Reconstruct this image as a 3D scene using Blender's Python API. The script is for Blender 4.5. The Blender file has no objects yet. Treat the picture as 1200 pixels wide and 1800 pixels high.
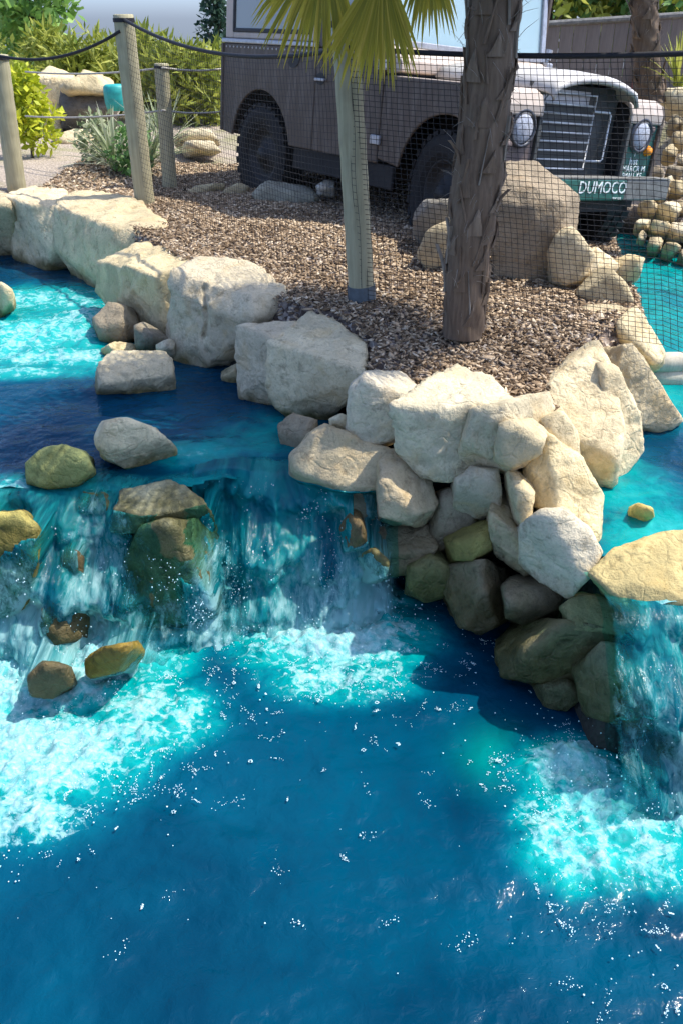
import bpy, bmesh, math, random
import numpy as np
from mathutils import Vector, Matrix
from mathutils.bvhtree import BVHTree

random.seed(7)
RNG = np.random.default_rng(7)
SC = bpy.context.scene
COL = SC.collection
PI = math.pi

# ------------------------------------------------------------------ camera
EYE = 1.25
PITCH = math.radians(30)
FPX = 1500.0                       # focal length in pixels of the 1200 x 1800 photograph
cd = bpy.data.cameras.new('camera')
cam = bpy.data.objects.new('camera', cd)
COL.objects.link(cam)
cam.location = (0, 0, EYE)
cam.rotation_euler = (PI / 2 - PITCH, 0, 0)
cd.sensor_fit = 'VERTICAL'
cd.sensor_height = 36
cd.lens = 36 * FPX / 1800
cd.clip_start = 0.05
cd.clip_end = 2000
SC.camera = cam

# ------------------------------------------------------------------ sky, sun, exposure
SUN_EL, SUN_AZ = 60, 81            # azimuth counted from +Y towards +X
w = bpy.data.worlds.new('World')
SC.world = w
w.use_nodes = True
nt = w.node_tree
sky = nt.nodes.new('ShaderNodeTexSky')
sky.sky_type = 'NISHITA'
sky.sun_disc = False
sky.sun_elevation = math.radians(SUN_EL)
sky.sun_rotation = math.radians(SUN_AZ)
sky.air_density = 0.6
sky.dust_density = 1.8
sky.ozone_density = 10
hsv = nt.nodes.new('ShaderNodeHueSaturation')       # the camera's white balance, warmer than the raw sky
hsv.inputs['Saturation'].default_value = 0.88
nt.links.new(sky.outputs[0], hsv.inputs['Color'])
nt.links.new(hsv.outputs[0], nt.nodes['Background'].inputs[0])
nt.nodes['Background'].inputs[1].default_value = 0.15
sd = bpy.data.lights.new('sun', 'SUN')
sd.energy = 2.3
sd.angle = math.radians(0.5)
sd.color = (1.0, 0.95, 0.86)
sun = bpy.data.objects.new('sun', sd)
COL.objects.link(sun)
el, az = math.radians(SUN_EL), math.radians(SUN_AZ)
SUNV = Vector((math.cos(el) * math.sin(az), math.cos(el) * math.cos(az), math.sin(el)))
sun.rotation_euler = (-SUNV).to_track_quat('-Z', 'Y').to_euler()
SC.view_settings.view_transform = 'Standard'
SC.view_settings.look = 'None'
SC.view_settings.gamma = 1
SC.view_settings.exposure = 1.4
SC.cycles.max_bounces = 5
SC.cycles.adaptive_threshold = 0.025
SC.cycles.transparent_max_bounces = 8
SC.cycles.caustics_reflective = False
SC.cycles.caustics_refractive = False
SC.cycles.sample_clamp_indirect = 6

ZU, ZL = -0.45, -1.0               # upper and lower water levels


# ------------------------------------------------------------------ helpers
def P(px, py, v):
    """a point of the place seen at a photo pixel; v > 1.5 is its distance Y, otherwise its height Z"""
    cx, cy = (px - 600) / FPX, (900 - py) / FPX
    d = Vector((cx, math.cos(PITCH) + math.sin(PITCH) * cy, -math.sin(PITCH) + math.cos(PITCH) * cy))
    t = v / d.y if v > 1.5 else (v - EYE) / d.z
    return Vector((d.x * t, d.y * t, EYE + d.z * t))


def _hash(i, j, k, s):
    n = (i * 374761393 + j * 668265263 + k * 2147483647 + s * 974711) & 0xffffffff
    n = ((n ^ (n >> 13)) * 1274126177) & 0xffffffff
    n = ((n ^ (n >> 16)) * 2246822519) & 0xffffffff
    return ((n ^ (n >> 15)) & 0xffff) / 65535.0


def vnoise(p, s=0):
    i = np.floor(p).astype(np.int64)
    f = p - i
    f = f * f * f * (f * (f * 6 - 15) + 10)
    r = 0
    for a in (0, 1):
        wa = f[:, 0] if a else 1 - f[:, 0]
        for b in (0, 1):
            wb = f[:, 1] if b else 1 - f[:, 1]
            for c in (0, 1):
                wc = f[:, 2] if c else 1 - f[:, 2]
                r = r + wa * wb * wc * _hash(i[:, 0] + a, i[:, 1] + b, i[:, 2] + c, s)
    return r * 2 - 1


def fbm(p, s=0, oct=4, gain=0.5):
    r, a, t = 0, 1.0, 0
    for o in range(oct):
        r = r + a * vnoise(p * 2.03 ** o + 17.3 * o, s + o)
        t += a
        a *= gain
    return r / t


def smooth(e0, e1, x):
    t = np.clip((x - e0) / (e1 - e0), 0, 1)
    return t * t * (3 - 2 * t)


def tag(o, label=None, cat=None, group=None, kind=None):
    if label: o['label'] = label
    if cat: o['category'] = cat
    if group: o['group'] = group
    if kind: o['kind'] = kind
    return o


def link(name, me, mat=None, parent=None, sm=False):
    o = bpy.data.objects.new(name, me)
    COL.objects.link(o)
    if mat and not me.materials: me.materials.append(mat)
    if parent: o.parent = parent
    if sm:
        me.polygons.foreach_set('use_smooth', [True] * len(me.polygons))
    return o


def empty(name, loc=(0, 0, 0), rot=(0, 0, 0)):
    o = bpy.data.objects.new(name, None)
    COL.objects.link(o)
    o.location = loc
    o.rotation_euler = rot
    o.empty_display_size = 0.1
    return o


def npmesh(name, v, f):
    """mesh from arrays; f is (n,3) or (n,4)"""
    me = bpy.data.meshes.new(name)
    v = np.asarray(v, dtype=np.float32)
    f = np.asarray(f, dtype=np.int32)
    n = f.shape[1]
    me.vertices.add(len(v)); me.vertices.foreach_set('co', v.ravel())
    me.loops.add(f.size); me.loops.foreach_set('vertex_index', f.ravel())
    me.polygons.add(len(f)); me.polygons.foreach_set('loop_start', np.arange(0, f.size, n, dtype=np.int32))
    me.update(calc_edges=True)
    return me


def fattr(me, name, vals):
    a = me.attributes.new(name, 'FLOAT', 'POINT')
    a.data.foreach_set('value', np.asarray(vals, dtype=np.float32))


def cattr(me, name, vals):
    a = me.attributes.new(name, 'FLOAT_COLOR', 'POINT')
    a.data.foreach_set('color', np.asarray(vals, dtype=np.float32).ravel())


class MB:
    """collects shapes, builds them as one mesh object"""
    def __init__(s): s.v, s.f = [], []

    def add(s, v, f):
        b = len(s.v)
        s.v += [tuple(x) for x in v]
        s.f += [tuple(i + b for i in q) for q in f]
        return s

    def box(s, x0, x1, y0, y1, z0, z1):
        return s.add([(x0, y0, z0), (x1, y0, z0), (x1, y1, z0), (x0, y1, z0), (x0, y0, z1), (x1, y0, z1), (x1, y1, z1), (x0, y1, z1)],
                     [(0, 3, 2, 1), (4, 5, 6, 7), (0, 1, 5, 4), (1, 2, 6, 5), (2, 3, 7, 6), (3, 0, 4, 7)])

    def prism(s, poly, a0, a1, axis='y'):
        """poly in xz extruded along y (or yz along x, xy along z)"""
        n = len(poly)
        g = {'y': lambda p, a: (p[0], a, p[1]), 'x': lambda p, a: (a, p[0], p[1]), 'z': lambda p, a: (p[0], p[1], a)}[axis]
        v = [g(p, a0) for p in poly] + [g(p, a1) for p in poly]
        f = [tuple(range(n)), tuple(reversed(range(n, 2 * n)))]
        f += [(i, i + n, (i + 1) % n + n, (i + 1) % n) for i in range(n)]
        return s.add(v, f)

    def tube(s, pts, r, n=8, cap=True):
        pts = [Vector(p) for p in pts]
        rs = r if hasattr(r, '__len__') else [r] * len(pts)
        v, f = [], []
        ref = Vector((0.31, 0.22, 0.92))
        for i, p in enumerate(pts):
            t = (pts[min(i + 1, len(pts) - 1)] - pts[max(i - 1, 0)]).normalized()
            u = t.cross(ref)
            if u.length < 0.1: u = t.cross(Vector((1, 0, 0)))
            u.normalize(); w_ = t.cross(u)
            for k in range(n):
                a = 2 * PI * k / n
                v.append(p + (u * math.cos(a) + w_ * math.sin(a)) * rs[i])
        for i in range(len(pts) - 1):
            for k in range(n):
                a, b = i * n + k, i * n + (k + 1) % n
                f.append((a, b, b + n, a + n))
        if cap:
            f.append(tuple(reversed(range(n))))
            f.append(tuple(range((len(pts) - 1) * n, len(pts) * n)))
        return s.add(v, f)

    def lathe(s, prof, n=32, axis='y', c=(0, 0, 0)):
        """prof: (radius, along)"""
        v, f = [], []
        for (r, h) in prof:
            for k in range(n):
                a = 2 * PI * k / n
                ca, sa = math.cos(a) * r, math.sin(a) * r
                q = {'y': (ca, h, sa), 'z': (ca, sa, h), 'x': (h, ca, sa)}[axis]
                v.append((q[0] + c[0], q[1] + c[1], q[2] + c[2]))
        for i in range(len(prof) - 1):
            for k in range(n):
                a, b = i * n + k, i * n + (k + 1) % n
                f.append((a, b, b + n, a + n))
        return s.add(v, f)

    def build(s, name, mat, parent=None, sm=False, bevel=0.0, seg=2):
        me = bpy.data.meshes.new(name)
        me.from_pydata(s.v, [], s.f)
        bm = bmesh.new(); bm.from_mesh(me)
        bmesh.ops.recalc_face_normals(bm, faces=bm.faces)
        bm.to_mesh(me); bm.free()
        o = link(name, me, mat, parent, sm)
        if bevel:
            m = o.modifiers.new('bevel', 'BEVEL'); m.width = bevel; m.segments = seg; m.limit_method = 'ANGLE'
            m.angle_limit = math.radians(40)
        return o


# ------------------------------------------------------------------ materials
class NM:
    def __init__(s, name):
        s.m = bpy.data.materials.new(name); s.m.use_nodes = True
        s.t = s.m.node_tree; s.b = s.t.nodes['Principled BSDF']; s.out = s.t.nodes['Material Output']

    def n(s, typ, **kw):
        o = s.t.nodes.new(typ)
        for k, v in kw.items(): setattr(o, k, v)
        return o

    def l(s, a, b): s.t.links.new(a, b)

    def coord(s, kind='Object', scale=(1, 1, 1)):
        c = s.n('ShaderNodeTexCoord'); m = s.n('ShaderNodeMapping')
        m.inputs['Scale'].default_value = scale
        s.l(c.outputs[kind], m.inputs['Vector'])
        return m.outputs[0]

    def noise(s, vec, scale, detail=4, rough=0.6, dist=0.0):
        o = s.n('ShaderNodeTexNoise'); o.inputs['Scale'].default_value = scale
        o.inputs['Detail'].default_value = detail; o.inputs['Roughness'].default_value = rough
        o.inputs['Distortion'].default_value = dist
        s.l(vec, o.inputs['Vector'])
        return o.outputs['Fac']

    def ramp(s, fac, stops):
        o = s.n('ShaderNodeValToRGB'); e = o.color_ramp.elements
        while len(e) < len(stops): e.new(0.5)
        for i, (p, c) in enumerate(stops):
            e[i].position = p; e[i].color = (c, c, c, 1) if not hasattr(c, '__len__') else tuple(c) + (1,)
        s.l(fac, o.inputs[0])
        return o.outputs[0]

    def mix(s, fac, a, b, mode='MIX'):
        o = s.n('ShaderNodeMix', data_type='RGBA', blend_type=mode)
        for val, i in ((fac, 0), (a, 6), (b, 7)):
            if hasattr(val, 'links') or hasattr(val, 'is_linked'): s.l(val, o.inputs[i])
            elif i == 0: o.inputs[0].default_value = val
            else: o.inputs[i].default_value = tuple(val) + (1,)
        return o.outputs[2]

    def math(s, op, a, b=0.0, clamp=False):
        o = s.n('ShaderNodeMath', operation=op, use_clamp=clamp)
        for i, val in enumerate((a, b)):
            if hasattr(val, 'is_linked'): s.l(val, o.inputs[i])
            else: o.inputs[i].default_value = val
        return o.outputs[0]

    def attr(s, name):
        o = s.n('ShaderNodeAttribute', attribute_name=name)
        return o

    def bump(s, h, strength=0.5, dist=0.02, prev=None):
        o = s.n('ShaderNodeBump'); o.inputs['Strength'].default_value = strength
        o.inputs['Distance'].default_value = dist
        s.l(h, o.inputs['Height'])
        if prev: s.l(prev, o.inputs['Normal'])
        return o.outputs[0]

    def set(s, color=None, rough=None, normal=None, metal=None, spec=None):
        for k, v in (('Base Color', color), ('Roughness', rough), ('Normal', normal), ('Metallic', metal), ('Specular IOR Level', spec)):
            if v is None: continue
            if hasattr(v, 'is_linked'): s.l(v, s.b.inputs[k])
            elif hasattr(v, '__len__'): s.b.inputs[k].default_value = tuple(v) + (1,)
            else: s.b.inputs[k].default_value = v
        return s.m


def mat_rock():
    m = NM('limestone')
    co = m.coord('Object')
    info = m.n('ShaderNodeObjectInfo')
    off = m.n('ShaderNodeVectorMath', operation='MULTIPLY_ADD')
    m.l(info.outputs['Random'], off.inputs[0]); off.inputs[1].default_value = (37, 11, 23); m.l(co, off.inputs[2])
    c = off.outputs[0]
    big = m.noise(c, 4.5, 5, 0.65)
    mid = m.noise(c, 17, 6, 0.7)
    fine = m.noise(c, 95, 4, 0.7)
    col = m.mix(m.ramp(big, [(0.3, 0), (0.72, 1)]), (0.80, 0.77, 0.72), (1.18, 1.13, 1.06))
    col = m.mix(m.ramp(mid, [(0.32, 0.75), (0.47, 0.0)]), col, (0.42, 0.38, 0.33))
    col = m.mix(m.ramp(fine, [(0.3, 0.4), (0.5, 0.0)]), col, (0.4, 0.36, 0.31))
    crust = m.noise(c, 2.6, 5, 0.7, 1.2)
    col = m.mix(m.ramp(crust, [(0.50, 0), (0.60, 0.55)]), col, (0.60, 0.585, 0.56))
    # ochre staining
    st = m.noise(c, 7.3, 4, 0.6, 0.6)
    col = m.mix(m.ramp(st, [(0.54, 0), (0.74, 0.5)]), col, (0.86, 0.68, 0.44))
    tint = m.n('ShaderNodeMix', data_type='RGBA', blend_type='MULTIPLY')
    tint.inputs[0].default_value = 1
    m.l(col, tint.inputs[6]); m.l(info.outputs['Color'], tint.inputs[7])
    # soiled and wet near the lower pool: a dark algae coat in splash reach
    geo = m.n('ShaderNodeNewGeometry'); sx = m.n('ShaderNodeSeparateXYZ'); m.l(geo.outputs['Position'], sx.inputs[0])
    wob = m.math('MULTIPLY_ADD', m.noise(geo.outputs['Position'], 6, 3), 0.24)
    wob.node.inputs[2].default_value = -0.12
    zz = m.math('ADD', sx.outputs['Z'], wob)
    wet = m.n('ShaderNodeMapRange'); wet.inputs[1].default_value = -0.50; wet.inputs[2].default_value = -0.78
    wet.inputs[3].default_value = 0; wet.inputs[4].default_value = 1
    m.l(zz, wet.inputs[0])
    bw = m.n('ShaderNodeMapRange'); bw.inputs[1].default_value = -0.36; bw.inputs[2].default_value = -0.44; m.l(zz, bw.inputs[0])
    wetf = m.math('MAXIMUM', wet.outputs[0], m.math('MULTIPLY', bw.outputs[0], info.outputs['Alpha']))
    algae = m.mix(m.ramp(mid, [(0.35, 0), (0.65, 1)]), (0.26, 0.27, 0.16), (0.46, 0.42, 0.29))
    wc = m.mix(1.0, tint.outputs[2], algae, 'MULTIPLY')
    fin = m.mix(wetf, tint.outputs[2], wc)
    rg = m.n('ShaderNodeMapRange'); rg.inputs[3].default_value = 0.92; rg.inputs[4].default_value = 0.42
    m.l(wetf, rg.inputs[0])
    vor = m.n('ShaderNodeTexVoronoi', feature='DISTANCE_TO_EDGE'); vor.inputs['Scale'].default_value = 5.5
    wv = m.n('ShaderNodeVectorMath', operation='MULTIPLY_ADD')
    nz = m.n('ShaderNodeTexNoise'); nz.inputs['Scale'].default_value = 6; m.l(c, nz.inputs['Vector'])
    m.l(nz.outputs['Color'], wv.inputs[0]); wv.inputs[1].default_value = (0.35,) * 3; m.l(c, wv.inputs[2])
    m.l(wv.outputs[0], vor.inputs['Vector'])
    crack = m.ramp(vor.outputs[0], [(0.0, 0.0), (0.05, 1.0)])
    b = m.bump(crack, 0.35, 0.014)
    b = m.bump(mid, 0.85, 0.026, b)
    b = m.bump(fine, 0.35, 0.005, b)
    return m.set(fin, rg.outputs[0], b, spec=0.3)


def mat_paint(name, c1, c2, rough=0.6, dust=(0.45, 0.4, 0.34), dustamt=0.5, scale=3):
    m = NM(name); c = m.coord('Object')
    a = m.noise(c, scale, 6, 0.7); b = m.noise(c, scale * 14, 4, 0.7)
    streak = m.noise(m.coord('Object', (9, 9, 1.3)), 2.2, 4, 0.6)
    col = m.mix(m.ramp(a, [(0.3, 0), (0.7, 1)]), c1, c2)
    col = m.mix(m.ramp(streak, [(0.48, 0), (0.72, dustamt)]), col, dust)
    col = m.mix(m.ramp(b, [(0.62, 0), (0.74, dustamt)]), col, dust)
    return m.set(col, rough, m.bump(b, 0.12, 0.004))


def mat_simple(name, col, rough=0.6, var=0.25, scale=20, bump=0.2, metal=0.0, bd=0.004):
    m = NM(name); c = m.coord('Object')
    a = m.noise(c, scale, 4, 0.65)
    lo = tuple(x * (1 - var) for x in col); hi = tuple(min(1, x * (1 + var)) for x in col)
    return m.set(m.mix(m.ramp(a, [(0.3, 0), (0.7, 1)]), lo, hi), rough, m.bump(a, bump, bd), metal)


def mat_leaf(name, c1, c2, c3):
    m = NM(name)
    at = m.attr('tone')
    col = m.ramp(at.outputs['Fac'], [(0.0, c1), (0.55, c2), (1.0, c3)])
    m.set(col, 0.55, spec=0.3)
    tr = m.n('ShaderNodeBsdfTranslucent'); m.l(col, tr.inputs[0])
    mx = m.n('ShaderNodeMixShader'); mx.inputs[0].default_value = 0.35
    m.l(m.b.outputs[0], mx.inputs[1]); m.l(tr.outputs[0], mx.inputs[2]); m.l(mx.outputs[0], m.out.inputs[0])
    return m.m


def mat_wood(name, c1, c2):
    m = NM(name)
    g = m.noise(m.coord('Object', (30, 30, 1.6)), 2.0, 5, 0.65)
    k = m.noise(m.coord('Object'), 5, 3, 0.6)
    col = m.mix(m.ramp(g, [(0.3, 0), (0.7, 1)]), c1, c2)
    col = m.mix(m.ramp(k, [(0.5, 0), (0.75, 0.45)]), col, tuple(x * 0.55 for x in c1))
    return m.set(col, 0.85, m.bump(g, 0.5, 0.006))


def mat_ground():
    m = NM('bark_mulch_ground'); geo = m.n('ShaderNodeNewGeometry'); pos = geo.outputs['Position']
    mp = m.n('ShaderNodeMapping'); m.l(pos, mp.inputs[0]); mp.inputs['Scale'].default_value = (1, 1, 1)
    p = mp.outputs[0]
    v = m.n('ShaderNodeTexVoronoi'); v.inputs['Scale'].default_value = 42; m.l(p, v.inputs['Vector'])
    chips = m.n('ShaderNodeSeparateColor'); m.l(v.outputs['Color'], chips.inputs[0])
    col = m.ramp(chips.outputs[0], [(0.0, (0.07, 0.05, 0.04)), (0.5, (0.2, 0.155, 0.125)), (0.85, (0.34, 0.28, 0.23)), (1.0, (0.5, 0.43, 0.36))])
    a = m.noise(p, 1.1, 4, 0.6)
    far = m.n('ShaderNodeSeparateXYZ'); m.l(pos, far.inputs[0])
    # bare beige earth further back
    mr = m.n('ShaderNodeMapRange'); mr.inputs[1].default_value = 7.3; mr.inputs[2].default_value = 9.0
    m.l(m.math('ADD', far.outputs['Y'], m.math('MULTIPLY', a, 1.2)), mr.inputs[0])
    fine = m.noise(p, 30, 5, 0.7)
    earth = m.mix(m.ramp(fine, [(0.35, 0), (0.65, 1)]), (0.28, 0.23, 0.17), (0.47, 0.39, 0.31))
    grass = m.mix(m.ramp(a, [(0.5, 0), (0.62, 0.6)]), earth, (0.22, 0.22, 0.08))
    col = m.mix(mr.outputs[0], col, grass)
    # pool beds and banks below the land
    dz = m.n('ShaderNodeMapRange'); dz.inputs[1].default_value = -0.22; dz.inputs[2].default_value = -0.4
    m.l(far.outputs['Z'], dz.inputs[0])
    col = m.mix(dz.outputs[0], col, (0.05, 0.05, 0.04))
    return m.set(col, 0.95, m.bump(v.outputs['Distance'], 0.7, 0.02), spec=0.15)


def mat_chips():
    m = NM('bark_chips'); at = m.attr('tone')
    col = m.ramp(at.outputs['Fac'], [(0.0, (0.05, 0.031, 0.018)), (0.3, (0.215, 0.145, 0.085)), (0.65, (0.49, 0.365, 0.235)), (1.0, (0.80, 0.67, 0.49))])
    return m.set(col, 0.9, spec=0.15)


def mat_water(name, deep, deep2, clear=True):
    """dyed pool water: bubbles carried under make it turquoise, foam floats white"""
    m = NM(name); geo = m.n('ShaderNodeNewGeometry'); p = geo.outputs['Position']
    aer = m.attr('aer').outputs['Fac']; foam = m.attr('foam').outputs['Fac']; grn = m.attr('green').outputs['Fac']
    big = m.noise(p, 1.7, 3, 0.55, 0.4)
    mid = m.noise(p, 7, 5, 0.65, 0.8)
    fine = m.noise(p, 38, 5, 0.7, 0.6)
    col = m.mix(m.ramp(big, [(0.32, 0), (0.68, 1)]), deep, deep2)  # broad light and dark of the waves put into the colour
    col = m.mix(m.math('MULTIPLY', grn, 0.65), col, (0.0, 0.30, 0.25))
    a2 = m.math('ADD', aer, m.math('MULTIPLY', m.math('SUBTRACT', mid, 0.5), m.math('MULTIPLY', aer, 1.5)))
    turq = m.ramp(a2, [(0.0, (0.0, 0.05, 0.10)), (0.25, (0.0, 0.11, 0.16)), (0.55, (0.0, 0.255, 0.25)), (1.0, (0.03, 0.42, 0.395))])
    col = m.mix(m.ramp(a2, [(0.02, 0), (0.4, 1)]), col, turq)
    f2 = m.math('ADD', foam, m.math('MULTIPLY', m.math('SUBTRACT', mid, 0.5), 1.6))
    f2 = m.math('ADD', f2, m.math('MULTIPLY', m.math('SUBTRACT', fine, 0.5), 1.3))
    # foam: closed cover where the fall lands, breaking into a lacy web and then strings
    wv = m.n('ShaderNodeVectorMath', operation='MULTIPLY_ADD')
    nz = m.n('ShaderNodeTexNoise'); nz.inputs['Scale'].default_value = 9; nz.inputs['Detail'].default_value = 3; m.l(p, nz.inputs['Vector'])
    m.l(nz.outputs['Color'], wv.inputs[0]); wv.inputs[1].default_value = (0.22, 0.12, 0.1); m.l(p, wv.inputs[2])
    sq = m.n('ShaderNodeMapping'); sq.inputs['Scale'].default_value = (11, 17, 4); m.l(wv.outputs[0], sq.inputs[0])
    vo = m.n('ShaderNodeTexVoronoi', feature='DISTANCE_TO_EDGE'); vo.inputs['Scale'].default_value = 1.0; m.l(sq.outputs[0], vo.inputs['Vector'])
    lace = m.ramp(vo.outputs[0], [(0.0, 1.0), (0.16, 0.35), (0.4, 0.0)])
    f3 = m.math('ADD', f2, m.math('MULTIPLY', lace, 0.42))
    gate = m.math('MULTIPLY', m.ramp(foam, [(0.02, 0), (0.22, 1)]), m.ramp(f3, [(0.5, 0), (0.68, 0.55), (1.1, 1.0)]))
    col = m.mix(gate, col, m.mix(m.ramp(fine, [(0.35, 0), (0.65, 1)]), (0.12, 0.40, 0.40), (0.38, 0.58, 0.575)))
    rough = m.ramp(gate, [(0.0, 0.06), (0.6, 0.6)])
    r1 = m.noise(p, 6, 2, 0.5, 0.3); r2 = m.noise(p, 23, 3, 0.55, 0.5)
    hh = m.math('ADD', m.math('MULTIPLY', r1, 0.6), m.math('ADD', m.math('MULTIPLY', r2, 0.13), m.math('MULTIPLY', fine, m.math('MULTIPLY_ADD', foam, 0.2))))
    for nd in m.t.nodes:
        if nd.type == 'MATH' and nd.operation == 'MULTIPLY_ADD': nd.inputs[2].default_value = 0.03
    b = m.bump(hh, 0.6, 0.07)
    m.set(col, rough, b, spec=0.22)
    m.b.inputs['IOR'].default_value = 1.33
    if not clear: return m.m
    tr = m.n('ShaderNodeBsdfTransparent'); tr.inputs[0].default_value = (0.12, 0.62, 0.66, 1)
    mx = m.n('ShaderNodeMixShader')
    m.l(m.math('MAXIMUM', m.ramp(a2, [(0.0, 0.86), (0.5, 0.93)]), gate), mx.inputs[0])
    m.l(tr.outputs[0], mx.inputs[1]); m.l(m.b.outputs[0], mx.inputs[2]); m.l(mx.outputs[0], m.out.inputs[0])
    return m.m


def mat_fall():
    """falling water: clear dyed film with white aerated threads"""
    m = NM('falling_water')
    uv = m.n('ShaderNodeUVMap'); uv.uv_map = 'flow'
    mp = m.n('ShaderNodeMapping'); mp.inputs['Scale'].default_value = (17, 4.5, 1); m.l(uv.outputs[0], mp.inputs[0])
    mp2 = m.n('ShaderNodeMapping'); mp2.inputs['Scale'].default_value = (52, 22, 1); m.l(uv.outputs[0], mp2.inputs[0])
    mp3 = m.n('ShaderNodeMapping'); mp3.inputs['Scale'].default_value = (5, 2.2, 1); m.l(uv.outputs[0], mp3.inputs[0])
    st = m.noise(mp.outputs[0], 1.0, 5, 0.65, 1.1); fi = m.noise(mp2.outputs[0], 1.0, 4, 0.7, 0.9); bg = m.noise(mp3.outputs[0], 1.0, 4, 0.65, 0.8)
    white = m.attr('white').outputs['Fac']; body = m.attr('body').outputs['Fac']
    s = m.math('ADD', m.math('MULTIPLY', st, 0.55), m.math('MULTIPLY', fi, 0.45))
    s = m.math('ADD', s, m.math('MULTIPLY', m.math('SUBTRACT', bg, 0.5), 0.5))
    wmask = m.ramp(m.math('ADD', s, m.math('MULTIPLY', m.math('SUBTRACT', white, 0.5), 0.55)), [(0.47, 0), (0.70, 1)])
    col = m.mix(m.ramp(bg, [(0.35, 0), (0.65, 1)]), (0.0, 0.20, 0.285), (0.035, 0.60, 0.565))
    col = m.mix(wmask, col, (0.50, 0.86, 0.85))
    b = m.bump(st, 0.5, 0.03); b = m.bump(fi, 0.4, 0.01, b)
    m.set(col, m.ramp(wmask, [(0, 0.12), (1, 0.5)]), b)
    tl = m.n('ShaderNodeBsdfTranslucent'); m.l(col, tl.inputs[0])
    lit = m.n('ShaderNodeMixShader'); lit.inputs[0].default_value = 0.6
    m.l(m.b.outputs[0], lit.inputs[1]); m.l(tl.outputs[0], lit.inputs[2])
    tr = m.n('ShaderNodeBsdfTransparent'); tr.inputs[0].default_value = (0.55, 0.9, 0.9, 1)
    mx = m.n('ShaderNodeMixShader')
    al = m.ramp(m.math('ADD', m.math('MULTIPLY', s, 0.9), m.math('SUBTRACT', body, 0.5)), [(0.24, 0.0), (0.66, 0.92)])
    m.l(m.math('MAXIMUM', al, m.math('MULTIPLY', wmask, m.ramp(body, [(0.0, 0), (0.3, 0.95)]))), mx.inputs[0])
    m.l(tr.outputs[0], mx.inputs[1]); m.l(lit.outputs[0], mx.inputs[2]); m.l(mx.outputs[0], m.out.inputs[0])
    return m.m


M = {}
M['rock'] = mat_rock()
M['ground'] = mat_ground()
M['chips'] = mat_chips()
M['water_low'] = mat_water('dyed_water', (0.0, 0.030, 0.064), (0.0, 0.062, 0.112), False)
M['water_up'] = mat_water('dyed_water_upper', (0.002, 0.030, 0.07), (0.0, 0.065, 0.12))
M['fall'] = mat_fall()
M['foam'] = mat_simple('foam_and_glints', (0.60, 0.80, 0.81), 0.25, 0.1, 60, 0.0)
M['body'] = mat_paint('dusty_brown_paint', (0.072, 0.050, 0.034), (0.104, 0.075, 0.052), 0.6, (0.26, 0.225, 0.185), 0.32)
M['tan'] = mat_paint('sunlit_tan_paint', (0.44, 0.36, 0.29), (0.56, 0.46, 0.37), 0.6, (0.66, 0.6, 0.52), 0.4)  # wing tops and scuttle: body paint in its sunlit tone; hard top cream
M['bonnet'] = mat_paint('dust_white_bonnet', (0.40, 0.37, 0.33), (0.55, 0.52, 0.47), 0.5, (0.64, 0.61, 0.56), 0.5)
M['galv'] = mat_simple('galvanised_trim', (0.42, 0.42, 0.43), 0.45, 0.2, 30, 0.1, 0.6)
M['grillepanel'] = mat_simple('olive_grille_panel', (0.065, 0.066, 0.058), 0.6, 0.3, 8)
M['recess'] = mat_simple('brown_lamp_panel', (0.15, 0.11, 0.095), 0.6, 0.3, 14)
M['wire'] = mat_simple('grille_wire', (0.62, 0.62, 0.6), 0.4, 0.15, 40, 0.1, 0.3)
M['green'] = mat_simple('green_paint', (0.02, 0.115, 0.085), 0.5, 0.2, 14)
M['letter'] = mat_simple('white_lettering', (0.78, 0.82, 0.78), 0.6, 0.1, 30, 0.0)
M['greyend'] = mat_simple('scraped_grey_paint', (0.17, 0.165, 0.145), 0.7, 0.4, 22)
M['tyre'] = mat_simple('tyre_rubber', (0.007, 0.007, 0.007), 0.8, 0.3, 30)
M['rim'] = mat_simple('shade_dark_rim', (0.014, 0.013, 0.012), 0.6, 0.3, 20)  # near black: shade of the wheel arch put into the rim colour
M['under'] = mat_simple('chassis_black', (0.02, 0.019, 0.018), 0.8, 0.3, 10)
M['amber'] = mat_simple('amber_lens', (0.9, 0.30, 0.01), 0.2, 0.1, 40, 0.0)
M['lens'] = mat_simple('lamp_lens', (0.42, 0.43, 0.46), 0.15, 0.4, 55, 0.4)
M['chrome'] = mat_simple('lamp_ring', (0.08, 0.08, 0.085), 0.35, 0.2, 20, 0.0, 0.5)
M['seal'] = mat_simple('window_seal', (0.03, 0.03, 0.03), 0.7)
M['post'] = mat_wood('weathered_post', (0.32, 0.285, 0.165), (0.46, 0.415, 0.26))
M['plank'] = mat_wood('fence_plank', (0.165, 0.135, 0.11), (0.235, 0.195, 0.165))
M['redpost'] = mat_wood('red_fence_post', (0.16, 0.055, 0.045), (0.22, 0.08, 0.06))
M['timber'] = mat_wood('pale_timber', (0.44, 0.39, 0.29), (0.6, 0.54, 0.42))
M['net'] = mat_simple('black_net', (0.012, 0.012, 0.013), 0.8, 0.1, 10, 0.0)
M['rope'] = mat_simple('black_rope', (0.012, 0.012, 0.015), 0.7, 0.3, 90, 0.5)
M['wirerope'] = mat_simple('pale_cord', (0.42, 0.39, 0.33), 0.7)
M['strap'] = mat_simple('grey_post_sleeve', (0.10, 0.12, 0.13), 0.6)
M['teal'] = mat_simple('teal_plastic', (0.02, 0.34, 0.31), 0.5)
M['palmtrunk'] = mat_wood('palm_fibre', (0.10, 0.064, 0.038), (0.20, 0.138, 0.086))
M['boot'] = mat_wood('palm_leaf_base', (0.16, 0.13, 0.095), (0.34, 0.29, 0.225))
M['boot2'] = mat_wood('palm_sheath', (0.13, 0.09, 0.058), (0.26, 0.19, 0.125))
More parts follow.
